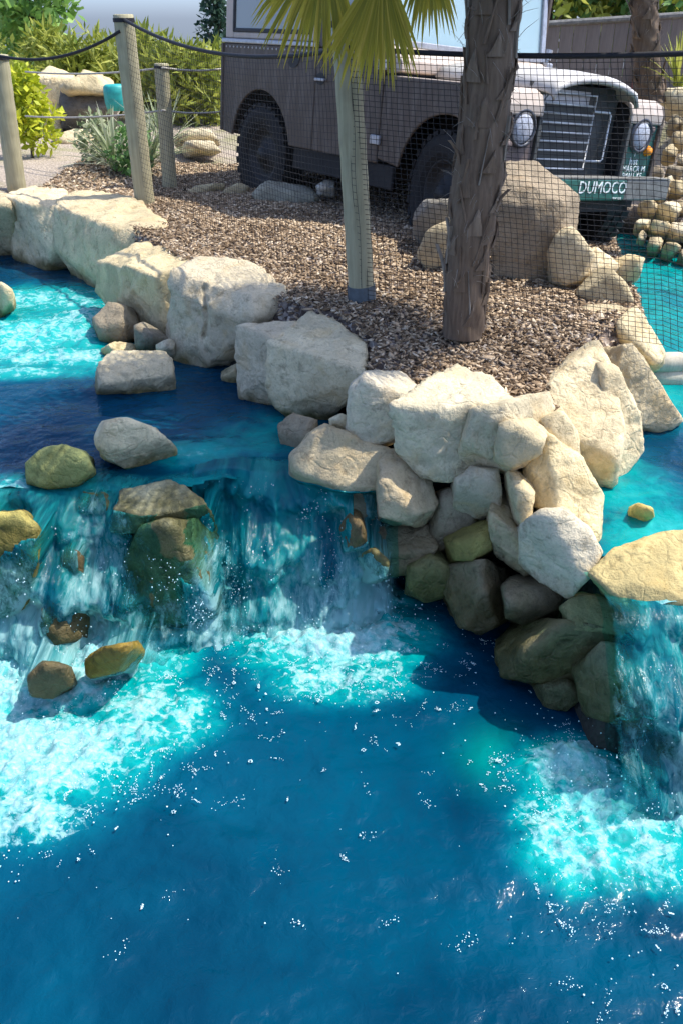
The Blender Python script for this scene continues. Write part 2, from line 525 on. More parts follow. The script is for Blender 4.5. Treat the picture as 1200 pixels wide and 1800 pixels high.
M['frond'] = mat_leaf('palm_frond', (0.15, 0.17, 0.02), (0.40, 0.33, 0.025), (0.60, 0.44, 0.07))
M['petiole'] = mat_simple('petiole', (0.26, 0.25, 0.07), 0.6)
M['leaf_tree'] = mat_leaf('tree_leaf', (0.065, 0.156, 0.039), (0.143, 0.286, 0.078), (0.286, 0.442, 0.143))
M['leaf_bamboo'] = mat_leaf('bamboo_leaf', (0.130, 0.169, 0.026), (0.312, 0.351, 0.052), (0.546, 0.546, 0.117))
M['leaf_yellow'] = mat_leaf('yellow_leaf', (0.182, 0.247, 0.013), (0.468, 0.520, 0.026), (0.754, 0.728, 0.078))
M['leaf_light'] = mat_leaf('light_leaf', (0.10, 0.22, 0.04), (0.24, 0.42, 0.09), (0.42, 0.58, 0.18))
M['leaf_dark'] = mat_leaf('dark_leaf', (0.02, 0.05, 0.035), (0.04, 0.09, 0.055), (0.08, 0.14, 0.09))
M['leaf_pale'] = mat_leaf('variegated_leaf', (0.091, 0.143, 0.052), (0.338, 0.390, 0.208), (0.676, 0.676, 0.468))
M['bark'] = mat_wood('bark', (0.08, 0.06, 0.045), (0.15, 0.12, 0.09))
_g = NM('window_glass'); _g.set((0.55, 0.72, 0.76), 0.06)
_tr = _g.n('ShaderNodeBsdfTransparent'); _tr.inputs[0].default_value = (0.8, 0.93, 0.92, 1)
_mx = _g.n('ShaderNodeMixShader'); _mx.inputs[0].default_value = 0.55
_g.l(_tr.outputs[0], _mx.inputs[1]); _g.l(_g.b.outputs[0], _mx.inputs[2]); _g.l(_mx.outputs[0], _g.out.inputs[0])
M['glass'] = _g.m
_g = NM('side_glass'); _g.set((0.30, 0.30, 0.26), 0.12)
M['sideglass'] = _g.m

# ------------------------------------------------------------------ ground with its pools
UL = [(-9, 2.85), (-0.1, 2.85), (0.1, 3.4), (0.17, 3.85), (0.0, 4.15), (-0.6, 4.65), (-1.0, 5.25), (-1.6, 6.35), (-2.3, 7.25), (-3.3, 8.0), (-9, 9)]
LOW = [(-9, -4), (-9, 3.13), (-1.2, 3.1), (-0.3, 3.22), (-0.05, 3.5), (0.15, 3.62), (0.34, 3.4), (0.55, 3.24), (0.80, 3.18), (0.88, 2.9), (0.92, 2.22), (7, 2.05), (7, -4)]
UR = [(0.9, 1.8), (0.9, 2.5), (0.86, 2.92), (0.84, 3.3), (1.0, 3.64), (1.2, 3.95), (1.5, 4.2), (1.7, 4.9), (2.08, 6.7), (2.5, 8.2), (2.72, 8.0), (3.0, 6.7), (3.7, 5.6), (7, 5.2), (7, 1.8)]


def inner(poly, x, y):
    """distance inside a polygon (positive inside)"""
    poly = np.array(poly); q = np.roll(poly, -1, 0)
    ins = np.zeros(x.shape, bool); dist = np.full(x.shape, 1e9)
    for (ax, ay), (bx, by) in zip(poly, q):
        c = ((ay > y) != (by > y)) & (x < (bx - ax) * (y - ay) / (by - ay + 1e-12) + ax)
        ins ^= c
        t = np.clip(((x - ax) * (bx - ax) + (y - ay) * (by - ay)) / ((bx - ax) ** 2 + (by - ay) ** 2), 0, 1)
        dist = np.minimum(dist, np.hypot(x - ax - t * (bx - ax), y - ay - t * (by - ay)))
    return np.where(ins, dist, -dist)


def land_h(x, y):
    p = np.stack([x * 0.9, y * 0.9, x * 0], 1)
    h = 0.05 * fbm(p, 3, 3)
    h = h - 0.09 * smooth(4.4, 3.3, y) - 0.22 * smooth(1.0, 2.2, x) * smooth(3.5, 5.5, y)
    h = h + 0.72 * smooth(2.7, 3.9, x) * smooth(6.0, 8.4, y)           # rocky bank right
    h = h - np.maximum(y - 14, 0) * 0.055 * smooth(13, 18, y)
    h = h - 0.78 * smooth(3.16, 2.96, y) * smooth(0.2, 0.5, x)     # the wall's point is all loose rock
    return h


def ground_h(x, y):
    h = land_h(x, y)
    for poly, bed in ((UL, -0.8), (UR, -0.8), (LOW, -1.6)):
        s = inner(poly, x, y)
        h = np.minimum(h, h + (bed - h) * smooth(0.0, 0.14, s))
    return h


def axis(a, b, step, far, n):
    g = np.geomspace(step, far, n)
    return np.concatenate([a - np.cumsum(g)[::-1], np.arange(a, b + 1e-6, step), b + np.cumsum(g)])


gx = axis(-5, 4.5, 0.05, 60, 26); gy = axis(-2, 10, 0.05, 80, 26)
X, Y = np.meshgrid(gx, gy)
xs, ys = X.ravel(), Y.ravel()
hs = ground_h(xs, ys)
ny, nx = X.shape
ii = np.arange(ny * nx).reshape(ny, nx)
quads = np.stack([ii[:-1, :-1], ii[:-1, 1:], ii[1:, 1:], ii[1:, :-1]], -1).reshape(-1, 4)
gme = npmesh('ground', np.stack([xs, ys, hs], 1), quads)
ground = link('ground', gme, M['ground'], sm=True)
tag(ground, kind='structure')


# ------------------------------------------------------------------ rocks
_bm = bmesh.new(); bmesh.ops.create_icosphere(_bm, subdivisions=5, radius=1)
ICO5 = (np.array([v.co[:] for v in _bm.verts]), np.array([[v.index for v in f.verts] for f in _bm.faces])); _bm.free()
_bm = bmesh.new(); bmesh.ops.create_icosphere(_bm, subdivisions=4, radius=1)
ICO4 = (np.array([v.co[:] for v in _bm.verts]), np.array([[v.index for v in f.verts] for f in _bm.faces])); _bm.free()
_bm = bmesh.new(); bmesh.ops.create_icosphere(_bm, subdivisions=1, radius=1)
ICO1 = (np.array([v.co[:] for v in _bm.verts]), np.array([[v.index for v in f.verts] for f in _bm.faces])); _bm.free()
ROCKS = []
WLG = 'rocks stacked in the peninsula wall'
BK, FL = 'boulders edging the upper left pool', 'rocks in the left cascade'
ROCKN = [0]
FLOW = []
CREAM = (0.71, 0.61, 0.42); GREY = (0.63, 0.565, 0.43); TAN = (0.53, 0.45, 0.31); BROWN = (0.36, 0.31, 0.23)
MOSS = (0.34, 0.35, 0.19); YELLOW = (0.66, 0.53, 0.20); WET = (0.33, 0.34, 0.25); PALE = (0.71, 0.645, 0.50); DARK = (0.2, 0.175, 0.14)


def hull_planes(pts):
    bm = bmesh.new()
    for p in pts: bm.verts.new(p)
    bmesh.ops.convex_hull(bm, input=bm.verts)
    loose = [v for v in bm.verts if not v.link_faces]
    bmesh.ops.delete(bm, geom=loose, context='VERTS')
    bmesh.ops.recalc_face_normals(bm, faces=bm.faces)
    c = sum((v.co for v in bm.verts), Vector()) / len(bm.verts)
    pl = []
    for f in sorted(bm.faces, key=lambda f: -f.calc_area()):
        n = f.normal.normalized()
        if f.calc_area() < 1e-7: continue
        d = n.dot(f.calc_center_median() - c)
        if d < 0: n, d = -n, -d
        if any(n.dot(q[0]) > 0.985 for q in pl): continue
        pl.append((n, max(d, 1e-3)))
    bm.free()
    return np.array(c), np.array([q[0] for q in pl]), np.array([q[1] for q in pl])


def rock_mesh(pts, k, amp, seed, hi=True, cuts=11, lo=0.9):
    c, n, d = hull_planes(pts)
    dirs, faces = ICO5 if hi else ICO4
    rg = np.random.default_rng(seed)
    m = rg.normal(size=(cuts, 3)); m /= np.linalg.norm(m, axis=1, keepdims=True)
    sup = 1.0 / np.maximum((m @ n.T) / d[None, :], 1e-4).max(1)       # how far the hull reaches that way
    n2 = np.concatenate([n, m]); d2 = np.concatenate([d, sup * rg.uniform(lo, 1.0, cuts)])
    a = np.maximum(dirs @ n2.T, 0) / d2[None, :]
    mx = a.max(1, keepdims=True)
    r = 1.035 / (mx[:, 0] * ((a / mx) ** k).sum(1) ** (1.0 / k))
    p = dirs * r[:, None]
    size = float(np.mean(d)) * 2
    q = p / size
    nn = fbm(q * 1.5 + seed * 3.1, seed, 3)
    chip = np.abs(fbm(q * 2.6 + seed * 1.7, seed + 9, 4)); chip = chip - chip.mean()     # ridged: broken faces and ledges
    strat = vnoise(np.stack([q[:, 0] * 0.9, q[:, 1] * 0.9, q[:, 2] * 6 + nn * 1.2], 1) + seed, seed + 4)
    step = np.floor(2.2 * fbm(q * 1.9 + 7 * seed, seed + 31, 3) + 0.5) * 0.35                # spalled flats
    fine = fbm(q * 10 + seed, seed + 20, 3)
    disp = size * amp * (nn * 0.6 - chip * 0.9 + 0.25 * strat + 0.3 * fine - 0.35 * np.abs(fbm(q * 5.5 + 2 * seed, seed + 40, 3)) - step * 0.7 + 0.06)
    p = p + dirs * disp[:, None]
    return c, p, faces


def rock(label, pts, k=16, tint=GREY, amp=0.062, hi=True, name='boulder', group=None, cat='boulder', mat='rock', cuts=6, lo=0.93):
    ROCKN[0] += 1
    seed = ROCKN[0]
    pts = [Vector(p) for p in pts]
    c, p, f = rock_mesh(pts, k * 6.0, amp, seed, hi, cuts, lo)
    me = npmesh(name, p, f)
    o = link(name, me, M[mat], sm=True)
    o.location = c
    j = random.Random(seed)
    s = j.uniform(0.92, 1.08)
    o.color = (tint[0] * s * 1.05, tint[1] * s * 1.03, tint[2] * s * 0.95 * j.uniform(0.94, 1.04), 1.0 if group in (BK, FL) else 0.0)
    tag(o, label, cat, group)
    ROCKS.append((o, p + c, f))
    return o


def rock_o(label, outline, y0, t=0.3, lean=0.0, **kw):
    """rock from its seen outline: widest ring at mid depth, smaller rings in front and behind"""
    cx = sum(p[0] for p in outline) / len(outline); cy = sum(p[1] for p in outline) / len(outline)
    if kw.get('group') == WLG: outline = [(cx + (x - cx) * 1.05, cy + (y - cy) * 1.05) for (x, y) in outline]
    pb = max(p[1] for p in outline)
    pts = []
    for (x, y) in outline:
        dy = lean * (pb - y) / 100
        pts.append(P(x, y, y0 + t * 0.24 + dy))
        pts.append(P(cx + (x - cx) * 0.90, cy + (y - cy) * 0.90, y0 + lean * (pb - (cy + (y - cy) * 0.90)) / 100))
        q = P(cx + (x - cx) * 0.94, cy + (y - cy) * 0.94, y0 + t + dy)
        pts.append(q)
        pts.append(q + Vector((0, 0.14 if y0 < 3.6 else 0.02, -0.12)))
    return rock(label, pts, **kw)


def rock_b(label, top, bot, zb=None, **kw):
    """block with a visible top: top ring, seen lower points, and the hidden back dropped to zb"""
    tp = [P(*p) for p in top]; bt = [P(*p) for p in bot]
    if kw.get('group') == BK:                         # neighbours butt against each other
        g = sum(tp + bt, Vector()) / len(tp + bt)
        tp = [Vector((g.x + (p.x - g.x) * 1.08, g.y + (p.y - g.y) * 1.08, p.z)) for p in tp]; bt = [Vector((g.x + (p.x - g.x) * 1.08, g.y + (p.y - g.y) * 1.04, p.z)) for p in bt]
    my = sum(p.y for p in tp) / len(tp)
    zb = min(p.z for p in bt) if zb is None else zb
    bk = [Vector((p.x, p.y, zb)) for p in tp if p.y > my]
    kw.setdefault('cuts', 3); kw.setdefault('lo', 0.975)
    return rock(label, tp + bt + bk, **kw)


rock_b('pale boulder cut by the left photo edge, at the far end of the pool', [(-90, 345, .02), (-60, 328, .05), (4, 336, .05), (8, 360, .0), (-60, 360, 0)], [(-90, 400, -.47), (-40, 415, -.47), (6, 428, -.47)], tint=CREAM, k=18, group=BK)
rock_b('cream boulder with a rounded top, second from the far end of the pool edge', [(12, 354, 0), (42, 327, .06), (110, 335, .06), (113, 368, 0), (50, 360, .02)], [(9, 428, -.47), (60, 456, -.47), (108, 488, -.47)], tint=CREAM, k=16, group=BK)
rock_b('long cream boulder in front of the tall leaning rope post', [(107, 352, .05), (140, 336, .06), (232, 350, .06), (284, 388, .03), (280, 402, .02), (200, 398, .02), (150, 374, .03), (108, 368, .03)], [(106, 488, -.47), (175, 522, -.47), (230, 535, -.47), (284, 432, 6.15)], tint=CREAM, k=20, group=BK)
rock_b('cream block with a flat sunlit top, mid pool edge left of the cracked boulder', [(178, 441, -.03), (260, 429, 0), (332, 455, 0), (345, 462, 0), (306, 492, -.02), (240, 472, -.03)], [(172, 552, -.47), (230, 580, -.47), (306, 610, -.47)], tint=CREAM, k=22, group=BK)
A4 = rock_b('large grey boulder with a dark vertical crack, above the submerged stones', [(304, 482, .04), (350, 456, .05), (440, 461, .05), (498, 512, 0), (440, 530, -.02), (420, 522, 0), (340, 490, .03)], [(308, 618, -.47), (355, 650, -.47), (420, 645, -.47), (425, 565, 4.3), (496, 546, 4.5)], tint=GREY, k=20, group=BK)
rock_b('narrow grey slab leaning against the shaded block beside the mulch', [(415, 568, -.05), (442, 551, -.03), (545, 549, -.02), (478, 600, -.08)], [(427, 698, -.45), (480, 712, -.45), (482, 650, 3.92)], tint=GREY, k=22, group=BK)
rock_b('big pale block with a shaded flat top, at the mulch corner below the wooden post', [(474, 602, -.08), (548, 553, -.04), (592, 563, -.04), (641, 605, -.08), (614, 628, -.1)], [(480, 724, -.43), (570, 748, 3.85), (612, 706, 3.75), (641, 655, 3.6)], tint=PALE, k=20, group=BK)
WL = WLG
rock_o('small cube shaped pale rock right of the big shaded block', [(612, 768), (618, 682), (642, 655), (702, 655), (730, 682), (712, 735), (692, 772), (660, 782)], 3.2, .34, tint=PALE, k=20, group=WL)
rock_b('largest pale boulder at the front edge of the mulch', [(692, 712, -.03), (800, 646, 0), (862, 660, 0), (906, 702, -.03), (830, 718, -.05), (755, 722, -.05)], [(695, 790, 3.08), (740, 840, 3.06), (790, 848, 3.02), (820, 832, 3.04), (905, 740, 3.08)], zb=-.4, tint=PALE, k=14, group=WL)
rock_o('smooth grey boulder right of the largest front boulder', [(810, 778), (832, 720), (900, 704), (962, 696), (968, 722), (930, 772), (876, 822), (815, 824)], 2.92, .34, tint=GREY, k=16, group=WL)
rock_o('small sunlit knobbly rock set against the smooth grey boulder', [(872, 780), (880, 745), (930, 735), (962, 760), (945, 800), (900, 822), (872, 815)], 2.82, .26, tint=CREAM, k=16, hi=False, group=WL)
rock_o('tall sunlit slab leaning at the right corner of the mulch', [(960, 678), (1005, 630), (1050, 604), (1088, 655), (1092, 760), (1077, 845), (1040, 840), (1012, 748), (966, 718)], 3.02, .3, .2, tint=CREAM, k=18, group=WL)
rock_o('thin slab standing behind the tall sunlit slab, its foot in the right pool', [(1050, 640), (1086, 652), (1120, 730), (1127, 785), (1106, 822), (1078, 848), (1068, 740)], 3.14, .24, .12, tint=CREAM, k=18, group=WL)
rock_o('smooth leaning slab at the far right end of the wall, by the timbers', [(1035, 606), (1070, 590), (1098, 590), (1115, 640), (1130, 652), (1190, 730), (1172, 758), (1126, 754), (1095, 665)], 3.66, .28, .08, tint=CREAM, k=16, group=WL)
rock_o('long pale slab sloping down towards the right pool', [(925, 805), (950, 768), (985, 757), (1030, 830), (1054, 880), (1052, 962), (1000, 925), (930, 875)], 2.7, .3, .12, tint=CREAM, k=16, group=WL)
rock_o('rock wedged between the knobbly rock and the tall sunlit slab', [(946, 740), (985, 720), (1011, 760), (1018, 808), (975, 805), (956, 772)], 2.95, .26, .05, tint=CREAM, k=14, hi=False, group=WL)
rock_o('rounded pale boulder at the foot of the long slab, left of the yellow boulder', [(918, 925), (950, 902), (988, 897), (1032, 930), (1052, 970), (1030, 1015), (1000, 1047), (960, 1027), (920, 985)], 2.5, .36, .05, tint=PALE, k=14, group=WL)
rock_b('large yellow stained boulder at the lip of the right waterfall', [(1036, 1008, -.42), (1108, 925, -.33), (1150, 922, -.33), (1215, 935, -.35), (1235, 1060, -.42), (1130, 1062, -.42), (1070, 1037, -.42)], [(1042, 1022, -.5), (1120, 1088, -.52), (1195, 1084, -.52), (1235, 1084, -.52)], zb=-.7, tint=(0.60, 0.50, 0.25), k=14, group=WL)
rock_o('egg shaped brown boulder directly below the cube shaped rock', [(667, 815), (690, 792), (714, 790), (750, 838), (767, 884), (742, 921), (700, 917), (668, 905)], 2.95, .32, .04, tint=TAN, k=14, group=WL)
rock_o('wedge shaped tan rock beside the top of the middle waterfall', [(513, 802), (545, 765), (572, 750), (640, 776), (694, 797), (674, 860), (600, 862), (540, 856), (515, 832)], 3.1, .34, .1, tint=TAN, k=18, group=WL)
rock_o('small dark rock at the water under the big pale block', [(490, 748), (515, 728), (556, 740), (548, 774), (512, 798), (496, 780)], 3.48, .26, tint=BROWN, k=16, hi=False, group=WL)
rock_o('tiny pale stone between the cube shaped rock and the wedge rock', [(580, 735), (597, 727), (617, 735), (613, 758), (590, 763)], 3.34, .2, tint=PALE, k=16, hi=False, name='rock', group=WL)
rock_o('squat grey rock under the smooth grey boulder', [(799, 845), (828, 822), (874, 826), (878, 890), (842, 908), (801, 892)], 2.92, .3, tint=GREY, k=14, hi=False, group=WL)
rock_o('greenish flat rock under the wedge shaped rock', [(556, 885), (566, 853), (660, 858), (668, 905), (640, 922), (585, 915)], 3.08, .3, tint=WET, k=18, hi=False, group=WL)
rock_o('small dark stone at the left end of the course under the wedge rock', [(530, 872), (540, 855), (562, 857), (562, 892), (542, 898)], 3.14, .25, tint=BROWN, k=16, hi=False, name='rock', group=WL)
rock_o('dark brown rock under the egg shaped boulder', [(646, 930), (690, 917), (755, 924), (766, 962), (730, 1004), (690, 1010), (655, 990)], 2.98, .32, tint=BROWN, k=18, group=WL)
rock_o('recessed brown rock right of the egg shaped boulder', [(748, 870), (800, 858), (836, 895), (832, 950), (770, 965), (748, 920)], 3.04, .3, tint=BROWN, k=16, hi=False, group=WL)
rock_o('small mossy yellow rock in the middle of the wall', [(783, 942), (820, 920), (862, 914), (862, 966), (826, 986), (796, 984)], 2.84, .3, tint=(0.42, 0.38, 0.14), k=16, hi=False, group=WL)
rock_o('upright brown slab below the squat grey rock', [(866, 880), (884, 850), (906, 882), (936, 1000), (910, 1014), (878, 1010), (860, 930)], 2.72, .28, .04, tint=TAN, k=16, group=WL)
rock_o('slim sunlit upright stone left of the long pale slab', [(892, 826), (930, 820), (938, 862), (930, 934), (908, 914), (900, 870)], 2.76, .24, .04, tint=CREAM, k=16, hi=False, group=WL)
rock_o('mossy green block near the foot of the wall, beside the foam', [(718, 968), (780, 958), (794, 1002), (780, 1048), (745, 1056), (716, 1040)], 2.92, .3, tint=MOSS, k=20, hi=False, group=WL)
rock_o('broad brown boulder at the waterline in the middle of the wall', [(768, 1008), (800, 992), (852, 986), (892, 1002), (892, 1080), (842, 1112), (806, 1098), (790, 1055)], 2.76, .36, tint=BROWN, k=18, group=WL)
rock_o('rounded brown boulder under the pale boulder, right of the broad brown one', [(886, 1028), (905, 1012), (952, 1008), (988, 1048), (978, 1088), (930, 1096), (892, 1084)], 2.58, .34, tint=BROWN, k=12, hi=False, group=WL)
rock_o('dark mossy rock tucked beneath the yellow boulder', [(988, 1058), (1020, 1042), (1080, 1056), (1112, 1090), (1080, 1120), (1010, 1108)], 2.38, .34, tint=MOSS, k=14, hi=False, group=WL)
rock_o('big dark algae covered block at the foot of the wall corner', [(876, 1105), (900, 1090), (965, 1090), (1072, 1108), (1086, 1152), (1034, 1214), (960, 1200), (888, 1184)], 2.44, .4, tint=(0.32, 0.30, 0.18), k=20, group=WL)
rock_o('half sunken rock in the lower pool under the dark corner block', [(930, 1204), (1000, 1194), (1024, 1226), (992, 1248), (942, 1240)], 2.4, .25, tint=WET, k=14, hi=False, name='rock', group=WL)
FR = 'wet rocks under the right waterfall'
rock_o('grey green wet rock beside the right waterfall', [(1012, 1176), (1060, 1130), (1112, 1142), (1124, 1200), (1092, 1272), (1030, 1256)], 2.2, .35, tint=WET, k=14, hi=False, name='rock', group=FR)
rock_o('small brown rock in the right waterfall', [(1098, 1236), (1140, 1220), (1157, 1260), (1150, 1294), (1108, 1296)], 2.04, .25, tint=(0.36, 0.24, 0.17), k=16, hi=False, name='rock', group=FR)
rock_o('dark rock at the right photo edge, at the foot of the right waterfall', [(1146, 1312), (1190, 1276), (1235, 1310), (1230, 1400), (1160, 1394)], 1.9, .3, tint=DARK, k=14, hi=False, name='rock', group=FR)
rock_o('sunken pale rock just under the right pool surface, behind the yellow boulder', [(1098, 905), (1120, 884), (1146, 892), (1150, 915), (1118, 925)], 2.82, .2, tint=YELLOW, k=10, hi=False, name='rock', group=FR)
FL = 'rocks in the left cascade'
rock_b('flat topped grey stone standing in the upper pool', [(172, 644, -.3), (198, 613, -.28), (290, 616, -.28), (303, 634, -.3), (299, 650, -.32), (240, 654, -.33), (180, 674, -.35)], [(169, 702, -.49), (240, 700, -.49), (300, 688, -.49)], tint=GREY, k=24, group=FL)
rock_o('rounded pale stone at the cascade lip, right of the mossy one', [(168, 770), (182, 742), (222, 735), (270, 752), (308, 782), (311, 800), (285, 820), (230, 825), (185, 806)], 3.24, .4, tint=PALE, k=10, group=FL)
rock_o('green mossy stone at the lip of the left cascade', [(45, 815), (75, 790), (110, 782), (150, 795), (166, 830), (140, 856), (90, 862), (48, 850)], 3.1, .36, tint=(0.36, 0.40, 0.16), k=12, group=FL)
rock_b('flat wet slab spilling water in the left cascade', [(215, 862, -.42), (300, 846, -.42), (372, 868, -.42), (362, 888, -.44), (255, 907, -.44), (192, 914, -.44)], [(192, 930, 2.9), (250, 936, 2.9), (362, 904, 3.0)], zb=-.6, tint=WET, k=20, group=FL)
rock_o('large wet rock face below the flat slab, running with water', [(226, 935), (290, 912), (372, 915), (388, 960), (380, 1075), (330, 1100), (240, 1094), (222, 1010)], 2.80, .36, tint=(0.36, 0.36, 0.24), k=14, group=FL)
rock_o('olive upright rock at the left photo edge of the cascade', [(-50, 905), (40, 893), (74, 930), (70, 1000), (52, 1080), (-10, 1090), (-50, 1000)], 2.74, .34, tint=(0.52, 0.46, 0.16), k=14, group=FL)
rock_o('small brown rock in the middle of the left cascade', [(100, 962), (125, 945), (147, 970), (150, 1022), (126, 1044), (104, 1012)], 2.86, .28, tint=(0.44, 0.34, 0.24), k=14, hi=False, name='rock', group=FL)
rock_o('rock with water breaking over its crown, low in the left cascade', [(72, 1078), (95, 1045), (130, 1040), (156, 1070), (152, 1120), (110, 1136), (76, 1122)], 2.7, .3, tint=BROWN, k=14, hi=False, name='rock', group=FL)
rock_o('bright yellow rock poking out of the left foam', [(140, 1165), (180, 1137), (240, 1126), (248, 1150), (225, 1178), (160, 1192)], 2.36, .26, tint=(0.80, 0.60, 0.16), k=14, hi=False, name='rock', group=FL)
rock_o('dark brown rock in the left foam below the yellow one', [(48, 1190), (75, 1162), (115, 1170), (124, 1205), (90, 1226), (56, 1222)], 2.30, .22, tint=BROWN, k=14, hi=False, name='rock', group=FL)
rock_o('pale rock in the upper pool cut by the left photo edge', [(-25, 508), (2, 496), (22, 508), (22, 545), (-5, 562)], 5.45, .3, tint=CREAM, k=14, hi=False, name='rock', group=FL)
rock_o('small cream stone behind the flat topped stone', [(178, 614), (202, 600), (237, 605), (234, 622), (190, 628)], 4.7, .22, tint=CREAM, k=16, hi=False, name='rock', group=FL)
rock_o('white sliver of stone at the foot of the cracked boulder', [(274, 606), (300, 595), (308, 600), (306, 612), (280, 617)], 4.62, .15, tint=PALE, k=16, hi=False, name='rock', group=FL)
rock_o('small grey stone right below the cracked boulder', [(388, 654), (420, 638), (428, 645), (424, 665), (395, 668)], 4.3, .2, tint=GREY, k=16, hi=False, name='rock', group=FL)
rock_o('brown undercut rock below the flat sunlit cream block', [(163, 560), (190, 532), (238, 540), (252, 578), (230, 606), (175, 602)], 4.95, .4, tint=BROWN, k=14, hi=False, name='rock', group=FL)
rock_o('dark wedge rock between the cream block and the flat topped stone', [(236, 560), (270, 572), (306, 602), (300, 620), (240, 614)], 4.72, .3, tint=(0.28, 0.26, 0.22), k=16, hi=False, name='rock', group=FL)
rock_o('pinkish pointed rock beside the middle waterfall foam', [(598, 925), (618, 888), (639, 905), (645, 960), (604, 966)], 2.9, .24, tint=(0.5, 0.38, 0.28), k=14, hi=False, name='rock', group=FL)
rock_o('low pale rock at the right of the middle waterfall foam', [(628, 980), (655, 960), (684, 985), (680, 1014), (640, 1022)], 2.84, .24, tint=(0.46, 0.44, 0.28), k=14, hi=False, name='rock', group=FL)
rock_o('submerged green rock left of the flat wet slab', [(110, 880), (140, 862), (190, 866), (200, 905), (170, 930), (120, 925)], 2.98, .3, tint=(0.24, 0.32, 0.22), k=12, hi=False, name='rock', group=FL)

for (x, y, s_, y0, lab) in ((165, 960, 36, 2.98, 'wet stone between the large wet rock face and the small brown rock'), (190, 1050, 36, 2.84, 'wet stone low in the left cascade beside the large rock face'), (30, 1110, 34, 2.76, 'wet stone at the foot of the olive rock'),
                            (400, 1000, 30, 3.0, 'wet stone between the left cascade and the middle waterfall')):
    jj = random.Random(x)
    rock_o(lab, [(x + s_ * jj.uniform(.75, 1.2) * math.cos(a), y + s_ * jj.uniform(.75, 1.2) * math.sin(a)) for a in [k * PI / 4 for k in range(8)]], y0, .3, tint=(0.30, 0.32, 0.24), hi=False, name='rock', group=FL)
RI = 'rocks behind the net on the right'
rock_b('flat lit rock with a shaded front behind the net', [(992, 552, -.02), (1010, 540, 0), (1110, 532, -.02), (1120, 548, -.04), (1000, 568, -.04)], [(988, 612, 4.08), (1060, 622, 4.08), (1124, 612, 4.12)], tint=TAN, k=20, hi=False, group=RI)
rock_o('arched brown rock behind the flat lit rock, at the right pool', [(1012, 508), (1040, 478), (1066, 466), (1100, 500), (1114, 530), (1070, 545), (1018, 540)], 4.42, .3, tint=TAN, k=14, hi=False, group=RI)
rock_o('sunlit sloping rock at the edge of the right pool, under the net corner', [(1080, 568), (1112, 540), (1142, 575), (1168, 614), (1162, 640), (1120, 636), (1086, 615)], 4.0, .34, tint=CREAM, k=16, hi=False, group=RI)
rock_o('cream boulder right of the dark round boulder', [(958, 445), (985, 402), (1005, 398), (1028, 432), (1052, 458), (1032, 495), (990, 506), (960, 485)], 4.66, .36, tint=CREAM, k=16, hi=False, group=RI)
rock_o('small cream rock between the cream boulder and the pool', [(1020, 452), (1045, 434), (1090, 466), (1070, 494), (1034, 494)], 4.95, .3, tint=CREAM, k=16, hi=False, name='rock', group=RI)
rock_o('thin slab of stone jutting over the right pool below the front tyre', [(1062, 466), (1100, 448), (1131, 447), (1130, 463), (1088, 484)], 5.0, .3, tint=CREAM, k=20, hi=False, name='rock', group=RI)
rock('big round boulder with a sunlit top in front of the vehicle', [P(870, 480, 4.85), P(930, 492, 4.82), P(1000, 484, 4.88), P(862, 380, 4.86), P(880, 345, 4.84), P(935, 342, 4.8), P(986, 352, 4.86), P(996, 385, 4.92), P(878, 290, 5.16), P(940, 290, 5.24), P(1000, 294, 5.3), P(1018, 308, 5.3), P(1008, 332, 5.25), P(870, 480, 5.2), P(1000, 484, 5.4)], k=18, tint=(0.31, 0.26, 0.205), amp=.06, cuts=3, lo=.98, group=RI)
rock_o('rock with a lit top left of the palm trunk', [(733, 442), (750, 405), (785, 388), (805, 398), (806, 465), (745, 474)], 4.92, .36, tint=TAN, k=16, hi=False, group=RI)
rock_o('grey rock wedged at the front wheel', [(726, 376), (745, 352), (790, 350), (805, 398), (740, 408)], 5.25, .3, tint=(0.3, 0.29, 0.27), k=14, hi=False, group=RI)
rock_o('pale flat stones at the rear wheel, left piece', [(326, 340), (350, 325), (395, 322), (392, 342), (350, 352)], 7.6, .3, tint=CREAM, k=16, hi=False, name='rock')
rock_o('pale wedge stone at the rear wheel, right of the flat one', [(385, 338), (432, 316), (438, 330), (420, 350), (388, 350)], 7.4, .3, tint=TAN, k=16, hi=False, name='rock')
rock_o('low grey rock in the shade under the vehicle', [(438, 345), (470, 318), (545, 320), (562, 352), (520, 372), (450, 368)], 7.0, .4, tint=(0.36, 0.37, 0.33), k=14, hi=False, name='rock')
rock_o('white stone under the side of the vehicle', [(556, 326), (572, 317), (588, 318), (588, 330), (565, 334)], 7.0, .15, tint=(0.75, 0.75, 0.72), k=14, hi=False, name='rock')
# far left
FB = 'rocks at the back left'
rock_o('pale boulder behind the yellow shrub', [(50, 140), (88, 118), (128, 134), (132, 178), (104, 200), (62, 196)], 12.0, .8, tint=CREAM, k=16, hi=False, group=FB)
rock_o('pale upright rock below the pale boulder behind the yellow shrub', [(66, 192), (108, 184), (112, 240), (74, 246)], 11.6, .7, tint=CREAM, k=16, hi=False, group=FB)
rock_o('long pale roof rock lying over the dark hollow', [(104, 150), (150, 127), (216, 140), (222, 158), (120, 164)], 11.2, 1.0, tint=CREAM, k=16, hi=False, group=FB)
rock_o('dark grey block standing in for the shaded hollow under the roof rock', [(106, 156), (200, 154), (204, 222), (110, 226)], 11.4, .8, tint=(0.17, 0.16, 0.15), k=26, hi=False, group=FB)  # dark colour stands for the shade inside the hollow
rock_o('flat pale stone between the thin post and the vehicle', [(306, 240), (330, 228), (392, 228), (396, 244), (320, 250)], 9.6, .6, tint=PALE, k=18, hi=False, group=FB)
rock_o('lower flat pale stone between the thin post and the vehicle', [(302, 258), (330, 248), (398, 246), (398, 260), (320, 268)], 9.2, .5, tint=PALE, k=18, hi=False, group=FB)
